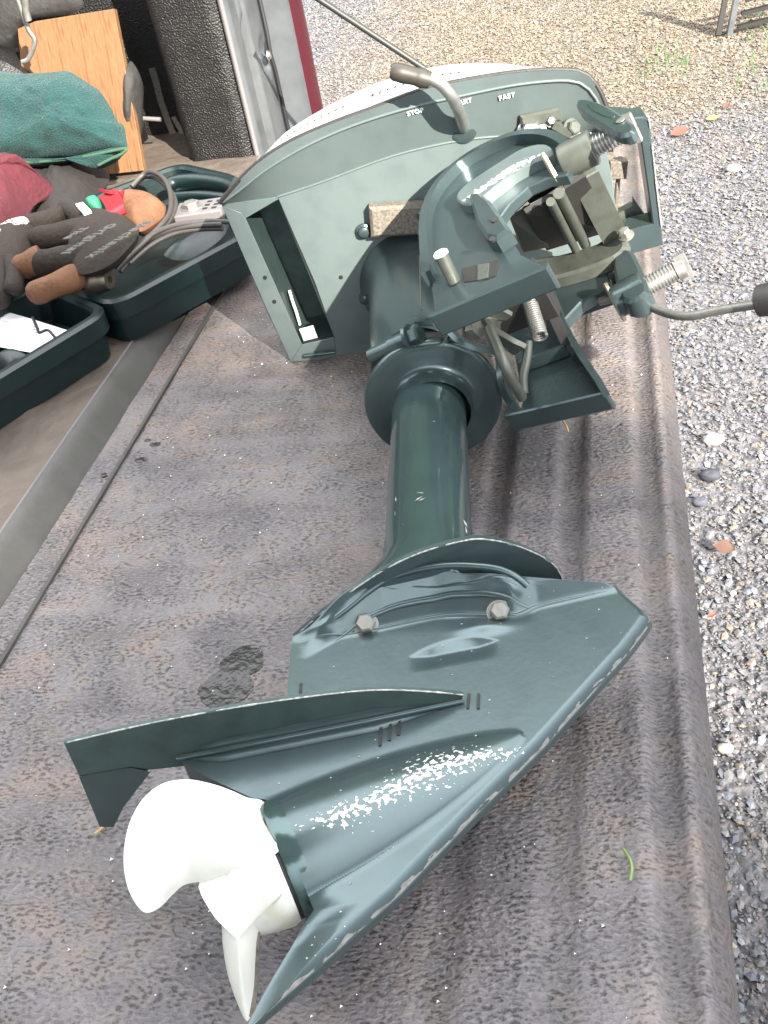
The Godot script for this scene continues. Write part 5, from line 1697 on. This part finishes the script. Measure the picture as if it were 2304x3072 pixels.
func gloves():
	var g := thing("work_glove", "black work glove with grey lettering and tan fingertips on top of the case", "glove", Vector3(-0.62, 0.08, -1.08), 0.0, "work gloves piled on the tool case")
	var at := g.position
	var s := st()
	var palm := catmull([Vector3(-0.6344, 0.1050, -1.1405), Vector3(-0.6018, 0.1080, -1.1334), Vector3(-0.5608, 0.1080, -1.1077), Vector3(-0.5341, 0.1000, -1.0803), Vector3(-0.5340, 0.0960, -1.0399), Vector3(-0.5429, 0.0940, -1.0035), Vector3(-0.5626, 0.0940, -0.9852), Vector3(-0.5799, 0.0960, -0.9901), Vector3(-0.6064, 0.0980, -1.0377), Vector3(-0.6258, 0.1020, -1.0968)], 4, true)
	shift(palm, at)
	cushion(s, palm, Vector3(0, 0.018, 0.006), 8, 0.004, 30.0, 1.2)
	part("back_of_hand", s, M.glove_black, g)
	for fp in [[Vector3(-0.6039, 0.1040, -1.0872), Vector3(-0.6273, 0.1060, -1.0786), Vector3(-0.6504, 0.1060, -1.0727), Vector3(-0.6706, 0.1000, -1.0813)], [Vector3(-0.6087, 0.1080, -1.1076), Vector3(-0.6333, 0.1080, -1.1331), Vector3(-0.6536, 0.1060, -1.1550), Vector3(-0.6647, 0.1000, -1.1598)]]:
		s = st()
		shift(fp, at)
		finger(s, fp, 0.0165)
		part("finger", s, M.glove_black, g)
	s = st()
	var f3 := [Vector3(-0.5815, 0.1000, -1.0196), Vector3(-0.5964, 0.1040, -1.0056), Vector3(-0.6275, 0.1020, -1.0094), Vector3(-0.6433, 0.0980, -1.0176)]
	shift(f3, at)
	finger(s, f3, 0.0175)
	part("finger", s, M.glove_black, g)
	s = st()
	var f4 := [Vector3(-0.6250, 0.1040, -1.0149), Vector3(-0.6380, 0.1020, -1.0098), Vector3(-0.6503, 0.0980, -1.0122), Vector3(-0.6566, 0.0940, -1.0167)]
	shift(f4, at)
	finger(s, f4, 0.0178)
	part("fingertip", s, M.glove_tan, g)
	s = st()
	var f5 := [Vector3(-0.5816, 0.0880, -0.9946), Vector3(-0.5905, 0.0920, -0.9720), Vector3(-0.6126, 0.0880, -0.9642), Vector3(-0.6265, 0.0840, -0.9627)]
	shift(f5, at)
	finger(s, f5, 0.0165)
	part("finger", s, M.glove_tan, g)
	var rot := Basis(Vector3.UP, -1.98)
	var flat_up := Basis(Vector3(1, 0, 0), -PI / 2 + 0.15)
	words("lettering", "Mechanix", Transform3D(rot * flat_up, Vector3(-0.5145, 0.1275, -0.9909) - at), 0.0145, M.letter_dim, g, 0.001)
	words("lettering", "Original", Transform3D(rot * flat_up, Vector3(-0.5538, 0.1275, -0.9996) - at), 0.0145, M.letter_dim, g, 0.001)
	words("lettering", "The", Transform3D(rot * flat_up, Vector3(-0.5852, 0.1230, -1.0307) - at), 0.013, M.letter_dim, g, 0.001)
	# second glove at the left edge
	g = thing("work_glove", "black work glove at the left edge with white patterned cuff catching the sun", "glove", Vector3(-0.72, 0.08, -1.03), 0.0, "work gloves piled on the tool case")
	at = g.position
	s = st()
	palm = catmull([Vector3(-0.7401, 0.1000, -1.0985), Vector3(-0.7119, 0.1080, -1.1028), Vector3(-0.6936, 0.1080, -1.1160), Vector3(-0.6737, 0.1040, -1.1032), Vector3(-0.6636, 0.1000, -1.0587), Vector3(-0.6557, 0.0980, -1.0218), Vector3(-0.6994, 0.1000, -1.0177)], 4, true)
	shift(palm, at)
	cushion(s, palm, Vector3(0, 0.018, 0.004), 7, 0.004, 30.0, 1.2)
	part("back_of_hand", s, M.glove_black, g)
	for fp in [[Vector3(-0.6813, 0.0980, -1.0444), Vector3(-0.6601, 0.0940, -1.0055), Vector3(-0.6534, 0.0880, -0.9835), Vector3(-0.6546, 0.0820, -0.9755)], [Vector3(-0.6909, 0.0980, -1.0375), Vector3(-0.6746, 0.0900, -0.9998), Vector3(-0.6690, 0.0800, -0.9780), Vector3(-0.6774, 0.0700, -0.9829)], [Vector3(-0.6895, 0.1050, -1.1142), Vector3(-0.6697, 0.1080, -1.1172), Vector3(-0.6604, 0.1060, -1.1345), Vector3(-0.6647, 0.1000, -1.1598)]]:
		s = st()
		shift(fp, at)
		finger(s, fp, 0.0150)
		part("finger", s, M.glove_black, g)
	s = st()
	var cuff := catmull([Vector3(-0.7339, 0.1060, -1.0913), Vector3(-0.7117, 0.1140, -1.0986), Vector3(-0.6970, 0.1170, -1.1076), Vector3(-0.6822, 0.1140, -1.1160), Vector3(-0.6802, 0.1150, -1.0890), Vector3(-0.6889, 0.1140, -1.0698), Vector3(-0.6953, 0.1100, -1.0526), Vector3(-0.7089, 0.1060, -1.0418)], 4, true)
	shift(cuff, at)
	cushion(s, cuff, Vector3(0, 0.010, 0.002), 5, 0.0, 1.0, 0.5)
	part("patterned_cuff", s, M.glove_white, g)
	# tan glove with the red cuff
	g = thing("work_glove", "tan leather glove with a bright red tab beside the cord", "glove", Vector3(-0.62, 0.07, -1.22), 0.0, "work gloves piled on the tool case")
	at = g.position
	s = st()
	palm = catmull([Vector3(-0.6391, 0.0850, -1.2319), Vector3(-0.6060, 0.0920, -1.2224), Vector3(-0.5719, 0.0920, -1.2101), Vector3(-0.5441, 0.0880, -1.1874), Vector3(-0.5379, 0.0820, -1.1715), Vector3(-0.5432, 0.0800, -1.1495), Vector3(-0.5541, 0.0820, -1.1212), Vector3(-0.5834, 0.0860, -1.1450), Vector3(-0.6129, 0.0860, -1.1752)], 4, true)
	shift(palm, at)
	cushion(s, palm, Vector3(0, 0.022, 0.008), 8, 0.006, 26.0, 1.0)
	part("palm", s, M.glove_tan, g)
	s = st()
	var band := [Vector3(-0.6026, 0.1160, -1.1671), Vector3(-0.5798, 0.1180, -1.1306), Vector3(-0.5655, 0.1180, -1.1024), Vector3(-0.5612, 0.1120, -1.0945)]
	shift(band, at)
	ribbon(s, catmull(band, 4), Vector3(1, 0.2, 0), 0.022, 0.003)
	var tabp := [Vector3(-0.6174, 0.1120, -1.1895), Vector3(-0.5966, 0.1180, -1.1626), Vector3(-0.5826, 0.1180, -1.1547), Vector3(-0.5814, 0.1120, -1.1610)]
	shift(tabp, at)
	ribbon(s, catmull(tabp, 4), Vector3(0, 0.5, 1), 0.014, 0.003)
	part("red_tab", s, M.red_plastic, g)
	# small plastic pieces between the gloves
	s = st()
	cushion(s, catmull([Vector3(-0.6319, 0.1100, -1.1635), Vector3(-0.6190, 0.1120, -1.1688), Vector3(-0.6067, 0.1100, -1.1519), Vector3(-0.6016, 0.1050, -1.1325), Vector3(-0.6170, 0.1050, -1.1413)], 4, true), Vector3(0, 0.01, 0.004), 5)
	tag(part("plastic_cap", s, M.mint), "small mint green plastic cap between the gloves", "cap")
	s = st()
	var lab: Array = [Vector3(-0.6194, 0.1260, -1.1143), Vector3(-0.6100, 0.1270, -1.1154), Vector3(-0.5906, 0.1240, -1.0923), Vector3(-0.5998, 0.1230, -1.0893)]
	flat_on(s)
	quad(s, lab[0], lab[1], lab[2], lab[3])
	var dn := Vector3(0, -0.003, 0)
	quad(s, lab[3] + dn, lab[2] + dn, lab[1] + dn, lab[0] + dn)
	for i in 4:
		quad(s, lab[i], lab[i] + dn, lab[(i + 1) % 4] + dn, lab[(i + 1) % 4])
	tag(part("white_tag", s, M.letter), "small white card lying beside the mint green cap", "card")

# ---------------------------------------------------------------- litter on liner and drive
func leaf_shape(s: SurfaceTool, at: Vector3, l: float, w: float, turn: float, curl: float):
	smooth_on(s)
	var b := Basis(Vector3.UP, turn)
	var rows := []
	for i in 9:
		var f := i / 8.0
		var h := sin(f * PI) * w * 0.5 * (1.0 - 0.3 * f)
		var row := []
		for j in [-1.0, -0.4, 0.4, 1.0]:
			row.append(at + b * Vector3((f - 0.5) * l, 0.001 + curl * (absf(j) * 0.5 + sin(f * 3.0) * 0.5), j * h))
		rows.append(row)
	for k in [0.0, -0.0006]:
		var o := Vector3(0, k, 0)
		for i in 8:
			for j in 3:
				quad(s, rows[i][j] + o, rows[i + 1][j] + o, rows[i + 1][j + 1] + o, rows[i][j + 1] + o)

func litter():
	var leaves := [
		[Vector3(0.2096, -0.7450, -3.6065), 0.075, 0.038, 0.3, M.red_leaf, "red fallen leaf lying on the gravel right of the carry frame"],
		[Vector3(0.3207, -0.7450, -3.6994), 0.050, 0.022, 0.1, M.dry_leaf, "yellow fallen leaf lying beyond the red leaf on the gravel"],
		[Vector3(0.1610, -0.7420, -1.4753), 0.044, 0.024, 2.9, M.brown_leaf, "brown oval leaf on the drive beside the tailgate edge"],
		[Vector3(0.3752, -0.7450, -3.8067), 0.04, 0.02, 0.8, M.brown_leaf, "small dark leaf at the right beyond the yellow leaf"],
		[Vector3(0.1281, -0.7450, -1.3079), 0.02, 0.008, 0.4, M.red_leaf, "tiny reddish leaf scrap lowest along the tailgate edge"]]
	for l in leaves:
		var s := st()
		leaf_shape(s, Vector3.ZERO, l[1] * 0.9, l[2] * 1.25, l[3], 0.006)
		var o := part(numbered("fallen_leaf"), s, l[4])
		o.position = l[0] + Vector3(0, 0.006, 0)
		o.rotation.x = 0.45
		tag(o, l[5], "leaf", "leaves fallen on the drive")
	var stones := [
		[Vector3(0.1719, -0.7420, -1.8207), 0.021, Color(0.62, 0.62, 0.62), "bright white stone on the drive beside the tailgate corner"],
		[Vector3(0.1561, -0.7420, -1.7007), 0.020, Color(0.20, 0.21, 0.24), "round blue grey stone below the white stone"],
		[Vector3(0.1249, -0.7420, -1.0349), 0.012, Color(0.60, 0.58, 0.54), "small white pebble far down the tailgate edge"],
		[Vector3(0.1317, -0.7420, -1.6181), 0.015, Color(0.27, 0.28, 0.32), "flat pale blue stone close to the tailgate edge"],
		[Vector3(0.3446, -0.7420, -3.2503), 0.024, Color(0.52, 0.52, 0.50), "large pale stone on the gravel at the right"]]
	for k in stones:
		var s := st()
		smooth_on(s)
		var r: float = k[1]
		surface(s, 10, 14, func(u, v):
			var a: float = u * PI
			var b: float = v * TAU
			var d := Vector3(sin(a) * cos(b), cos(a) * 0.55, sin(a) * sin(b) * 0.75)
			return d * r * (1.0 + 0.3 * noise.get_noise_3dv(Vector3(sin(a) * cos(b), cos(a), sin(a) * sin(b)) * 1.6 + Vector3(r * 900.0, 0, 0))))
		var o := part(numbered("stone"), s, mat(Color(k[2].r, k[2].g, k[2].b), 0.75, 0.0, M.green_dull.albedo_texture, Vector3.ONE * 9.0))
		o.position = k[0]
		tag(o, k[3], "stone", "larger stones on the drive")
	var needles := [
		[[Vector3(-0.0093, 0.0030, -0.3527), Vector3(-0.0058, 0.0060, -0.3445), Vector3(-0.0046, 0.0060, -0.3384), Vector3(-0.0058, 0.0030, -0.3332)], M.pine, "curved green pine needle on the liner near the bottom right"],
		[[Vector3(-0.0534, 0.0040, -0.7842), Vector3(-0.0501, 0.0060, -0.7735), Vector3(-0.0481, 0.0040, -0.7670)], M.pine_dry, "dry yellow pine needle on the liner below the clamp foot"],
		[[Vector3(-0.3293, 0.0030, -0.3492), Vector3(-0.3256, 0.0040, -0.3523), Vector3(-0.3229, 0.0040, -0.3598)], M.pine_dry, "thin dry straw on the liner left of the propeller"]]
	for k in needles:
		var s := st()
		tube(s, catmull(k[0], 5), 0.0008, 6)
		var o := part(numbered("pine_needle"), s, k[1])
		tag(o, k[2], "needle", "needles on the tailgate liner")
	# crumbs of grit on the liner
	var s := st()
	flat_on(s)
	for i in 240:
		var x := rng.randf_range(-0.45, 0.03)
		var z := rng.randf_range(-1.1, -0.18)
		var r := rng.randf_range(0.0003, 0.0011) * (1.6 if rng.randf() < 0.08 else 1.0)
		var p := Vector3(x, liner_h(x, z) + 0.0010, z)
		var q := [p + Vector3(r, 0, 0), p + Vector3(-r * 0.5, 0, r), p + Vector3(-r * 0.6, 0, -r * 0.8), p + Vector3(0, r, 0)]
		tri(s, q[0], q[1], q[3]); tri(s, q[1], q[2], q[3]); tri(s, q[2], q[0], q[3])
	var gr := part("grit", s, M.letter)
	gr.set_meta("kind", "stuff")
	gr.set_meta("label", "pale crumbs of grit scattered over the tailgate liner")
	gr.set_meta("category", "grit")
	# grass at the far right edge of the drive
	s = st()
	flat_on(s)
	for i in 110:
		var c: Vector3 = [Vector3(0.5713, -0.7500, -4.5330), Vector3(0.5214, -0.7500, -4.0425), Vector3(0.6190, -0.7500, -4.8060), Vector3(0.2176, -0.7500, -4.4007)][i % 4 if i % 12 else 3]
		var p := c + Vector3(rng.randfn(0, 0.07), 0, rng.randfn(0, 0.16))
		if i % 12 == 0:
			p = c + Vector3(rng.randfn(0, 0.03), 0, rng.randfn(0, 0.03))
		var h := rng.randf_range(0.02, 0.06)
		var d := Vector3(rng.randf_range(-1, 1), 0, rng.randf_range(-1, 1)) * 0.03
		tri(s, p + Vector3(0.003, 0, 0), p - Vector3(0.003, 0, 0), p + Vector3(0, h, 0) + d)
	var gs := part("grass", s, M.grass)
	gs.set_meta("kind", "stuff")
	gs.set_meta("label", "sparse green grass at the right edge of the drive")
	gs.set_meta("category", "grass")
	# slatted metal ramp standing at the far right
	var base := Vector3(0.5486, -0.7500, -4.7298)
	var r := thing("trailer_ramp", "dark slatted metal ramp with pale grey rail standing on the drive", "ramp", base, 0.05)
	s = st()
	beam(s, Vector3(-0.085, 0.0, 0.02), Vector3(-0.015, 0.34, -0.02), 0.045, 0.02, 0.002)
	var rail := part("rail", s, M.body_grey, r)
	for i in 3:
		s = st()
		lathe(s, frame_of(Vector3(0, 0, 1), Vector3(-0.075 + 0.022 * i, 0.05 + 0.095 * i, 0.026 - 0.010 * i)), [Vector2(0, 0.006), Vector2(0.003, 0.006), Vector2(0.003, 0)], 12)
		part("bolt_head", s, M.black, rail)
	s = st()
	beam(s, Vector3(-0.125, 0.0, 0.0), Vector3(-0.055, 0.34, -0.04), 0.028, 0.02, 0.002)
	part("rear_rail", s, M.dark_inside, r)
	for i in 4:
		s = st()
		beam(s, Vector3(-0.05 + 0.013 * i, 0.02 + 0.05 * i, 0.0), Vector3(0.22 + 0.013 * i, 0.05 + 0.05 * i, 0.0), 0.028, 0.014, 0.002)
		part("slat", s, M.rubber, r)

# ---------------------------------------------------------------- the tree whose shade falls over the near half
func tree():
	var sd := Vector3(0.594, 0.55, 0.775).normalized()
	var t := thing("shade_tree", "leafy tree behind the viewer whose crown shades the near half of the tailgate", "tree", Vector3(9.4, -0.75, 12.6))
	var to_sun := func(x: float, z: float, d: float) -> Vector3: return Vector3(x, 0, z) + sd * d - t.position
	var clumps := []
	for k in [[-0.68, -0.95, 16.5, 0.16], [-0.64, -1.00, 16.5, 0.17], [-0.90, -0.78, 17.0, 0.22], [-0.11, -0.60, 16.0, 0.20], [-0.22, -0.42, 16.5, 0.18], [-0.36, 0.25, 17.5, 0.42], [0.36, 0.46, 17.5, 0.42], [0.0, 0.9, 17.5, 0.8], [-0.7, 0.8, 17.0, 0.7], [0.0, 0.24, 17.0, 0.48], [0.72, 0.58, 17.0, 0.5], [-0.72, 0.16, 18.0, 0.50], [-1.4, -0.1, 18.0, 0.6], [0.2, 1.4, 17.0, 1.0], [-1.0, 1.3, 18.0, 1.0], [0.4, 3.2, 17.5, 1.3], [-0.8, 3.5, 18.0, 1.2]]:
		clumps.append([to_sun.call(k[0], k[1], k[2]), k[3]])
	var s := st()
	tube(s, catmull([Vector3(0, 0, 0), Vector3(0.05, 1.4, 0), Vector3(-0.05, 3.2, -0.1), Vector3(-0.1, 5.0, -0.3), Vector3(-0.2, 7.4, -0.6)], 4), [0.26, 0.22, 0.21, 0.20, 0.19, 0.18, 0.17, 0.16, 0.15, 0.14, 0.13, 0.12, 0.11, 0.10, 0.09, 0.08, 0.07], 12)
	part("trunk", s, M.bark, t)
	for c in clumps:
		s = st()
		var e: Vector3 = c[0]
		var b := Vector3(-0.1, clampf(e.y - 1.6, 3.0, 7.0), -0.3)
		tube(s, [b, b.lerp(e, 0.5) + Vector3(0, 0.2, 0), e], [0.06, 0.04, 0.02], 7)
		part("limb", s, M.bark, t)
	leaves(t, clumps, 4200.0)
	# a second tree, unseen, added to keep the light from overhead
	t = thing("added_overhang_tree", "broad leafy tree added unseen behind the viewer to block light from overhead", "tree", Vector3(-3.2, -0.75, 5.5))
	clumps = []
	for k in [[-2.4, 5.6, 3.2], [-0.6, 5.6, 3.4], [1.0, 5.8, 3.4], [-1.8, 6.4, 1.6], [0.0, 6.4, 1.5], [1.8, 6.6, 1.9], [-3.6, 5.8, 2.0], [-3.6, 4.6, 4.4], [-1.8, 5.2, 5.0], [0.2, 5.8, 5.0], [1.9, 6.2, 4.2], [-2.6, 5.4, 7.0], [-4.6, 3.4, 3.6], [-3.4, 3.0, 5.4], [-2.0, 3.2, 5.6], [-0.8, 7.0, 0.3], [1.0, 7.0, 0.4], [-2.4, 6.8, 0.2], [-5.0, 5.0, 1.8], [-0.6, 6.8, 7.0], [2.8, 7.2, 2.8]]:
		clumps.append([Vector3(k[0], k[1], k[2]) - t.position, 1.25])
	s = st()
	tube(s, catmull([Vector3(0, 0, 0), Vector3(0.05, 1.6, -0.1), Vector3(0.2, 3.4, -0.4), Vector3(0.5, 5.0, -0.9), Vector3(1.0, 6.4, -1.6)], 4), [0.24, 0.22, 0.21, 0.20, 0.19, 0.18, 0.17, 0.16, 0.15, 0.14, 0.13, 0.12, 0.11, 0.10, 0.09, 0.08, 0.07], 12)
	part("trunk", s, M.bark, t)
	for c in clumps:
		s = st()
		var e: Vector3 = c[0]
		var b := Vector3(0.2, 3.6, -0.4)
		tube(s, [b, b.lerp(e, 0.5) + Vector3(0, 0.4, 0), e], [0.06, 0.04, 0.02], 7)
		part("limb", s, M.bark, t)
	leaves(t, clumps, 1500.0, 1.7)

	# unseen trees added across the drive to darken reflections in the paint
	for k in [[-10.0, -11.0, 11.0, "leftmost"], [-6.0, -12.0, 12.5, "second from the left"], [-2.2, -11.2, 11.5, "third from the left"], [1.8, -12.2, 12.5, "third from the right"], [5.6, -11.4, 11.0, "second from the right"], [9.6, -10.4, 12.0, "rightmost"]]:
		t = thing("added_row_tree", "tall leafy tree added unseen across the drive, %s of the row" % k[3], "tree", Vector3(k[0], -0.75, k[1]), 0.0, "unseen trees added along the far side of the drive")
		s = st()
		tube(s, catmull([Vector3(0, 0, 0), Vector3(0.1, 2.5, 0), Vector3(-0.1, 5.5, 0.1), Vector3(0, k[2], 0)], 3), [0.3, 0.28, 0.26, 0.24, 0.22, 0.2, 0.17, 0.14, 0.1, 0.06], 10)
		part("trunk", s, M.bark, t)
		clumps = []
		for i in 13:
			var a := i * 2.4
			clumps.append([Vector3(cos(a) * 1.5, 1.8 + (k[2] - 2.2) * i / 12.0, sin(a) * 1.2), 1.7])
		leaves(t, clumps, 190.0, 4.0)

func leaves(t: Node3D, clumps: Array, density: float, size := 1.0):
	var ls := st()
	flat_on(ls)
	tri(ls, Vector3(-0.5, 0, 0), Vector3(0, 0.06, 0.28), Vector3(0.5, 0, 0))
	tri(ls, Vector3(-0.5, 0, 0), Vector3(0.5, 0, 0), Vector3(0, 0.06, -0.28))
	ls.generate_normals()
	var lm := ls.commit()
	lm.surface_set_material(0, M.leaf)
	var xs := []
	for c in clumps:
		var n := int(density * c[1] * c[1]) + 120
		for i in n:
			var d: Vector3 = Vector3(rng.randfn(0, 1), rng.randfn(0, 1), rng.randfn(0, 1)).normalized() * pow(rng.randf(), 0.4) * c[1]
			var b := Basis.from_euler(Vector3(rng.randf() * TAU, rng.randf() * TAU, rng.randf() * TAU)).scaled(Vector3.ONE * (rng.randf_range(0.09, 0.16) * size))
			xs.append(Transform3D(b, c[0] + d))
	var mm := MultiMesh.new()
	mm.transform_format = MultiMesh.TRANSFORM_3D
	mm.mesh = lm
	mm.instance_count = xs.size()
	for i in xs.size():
		mm.set_instance_transform(i, xs[i])
	var mi := MultiMeshInstance3D.new()
	mi.name = "crown"
	mi.multimesh = mm
	mi.set_meta("kind", "stuff")
	t.add_child(mi)
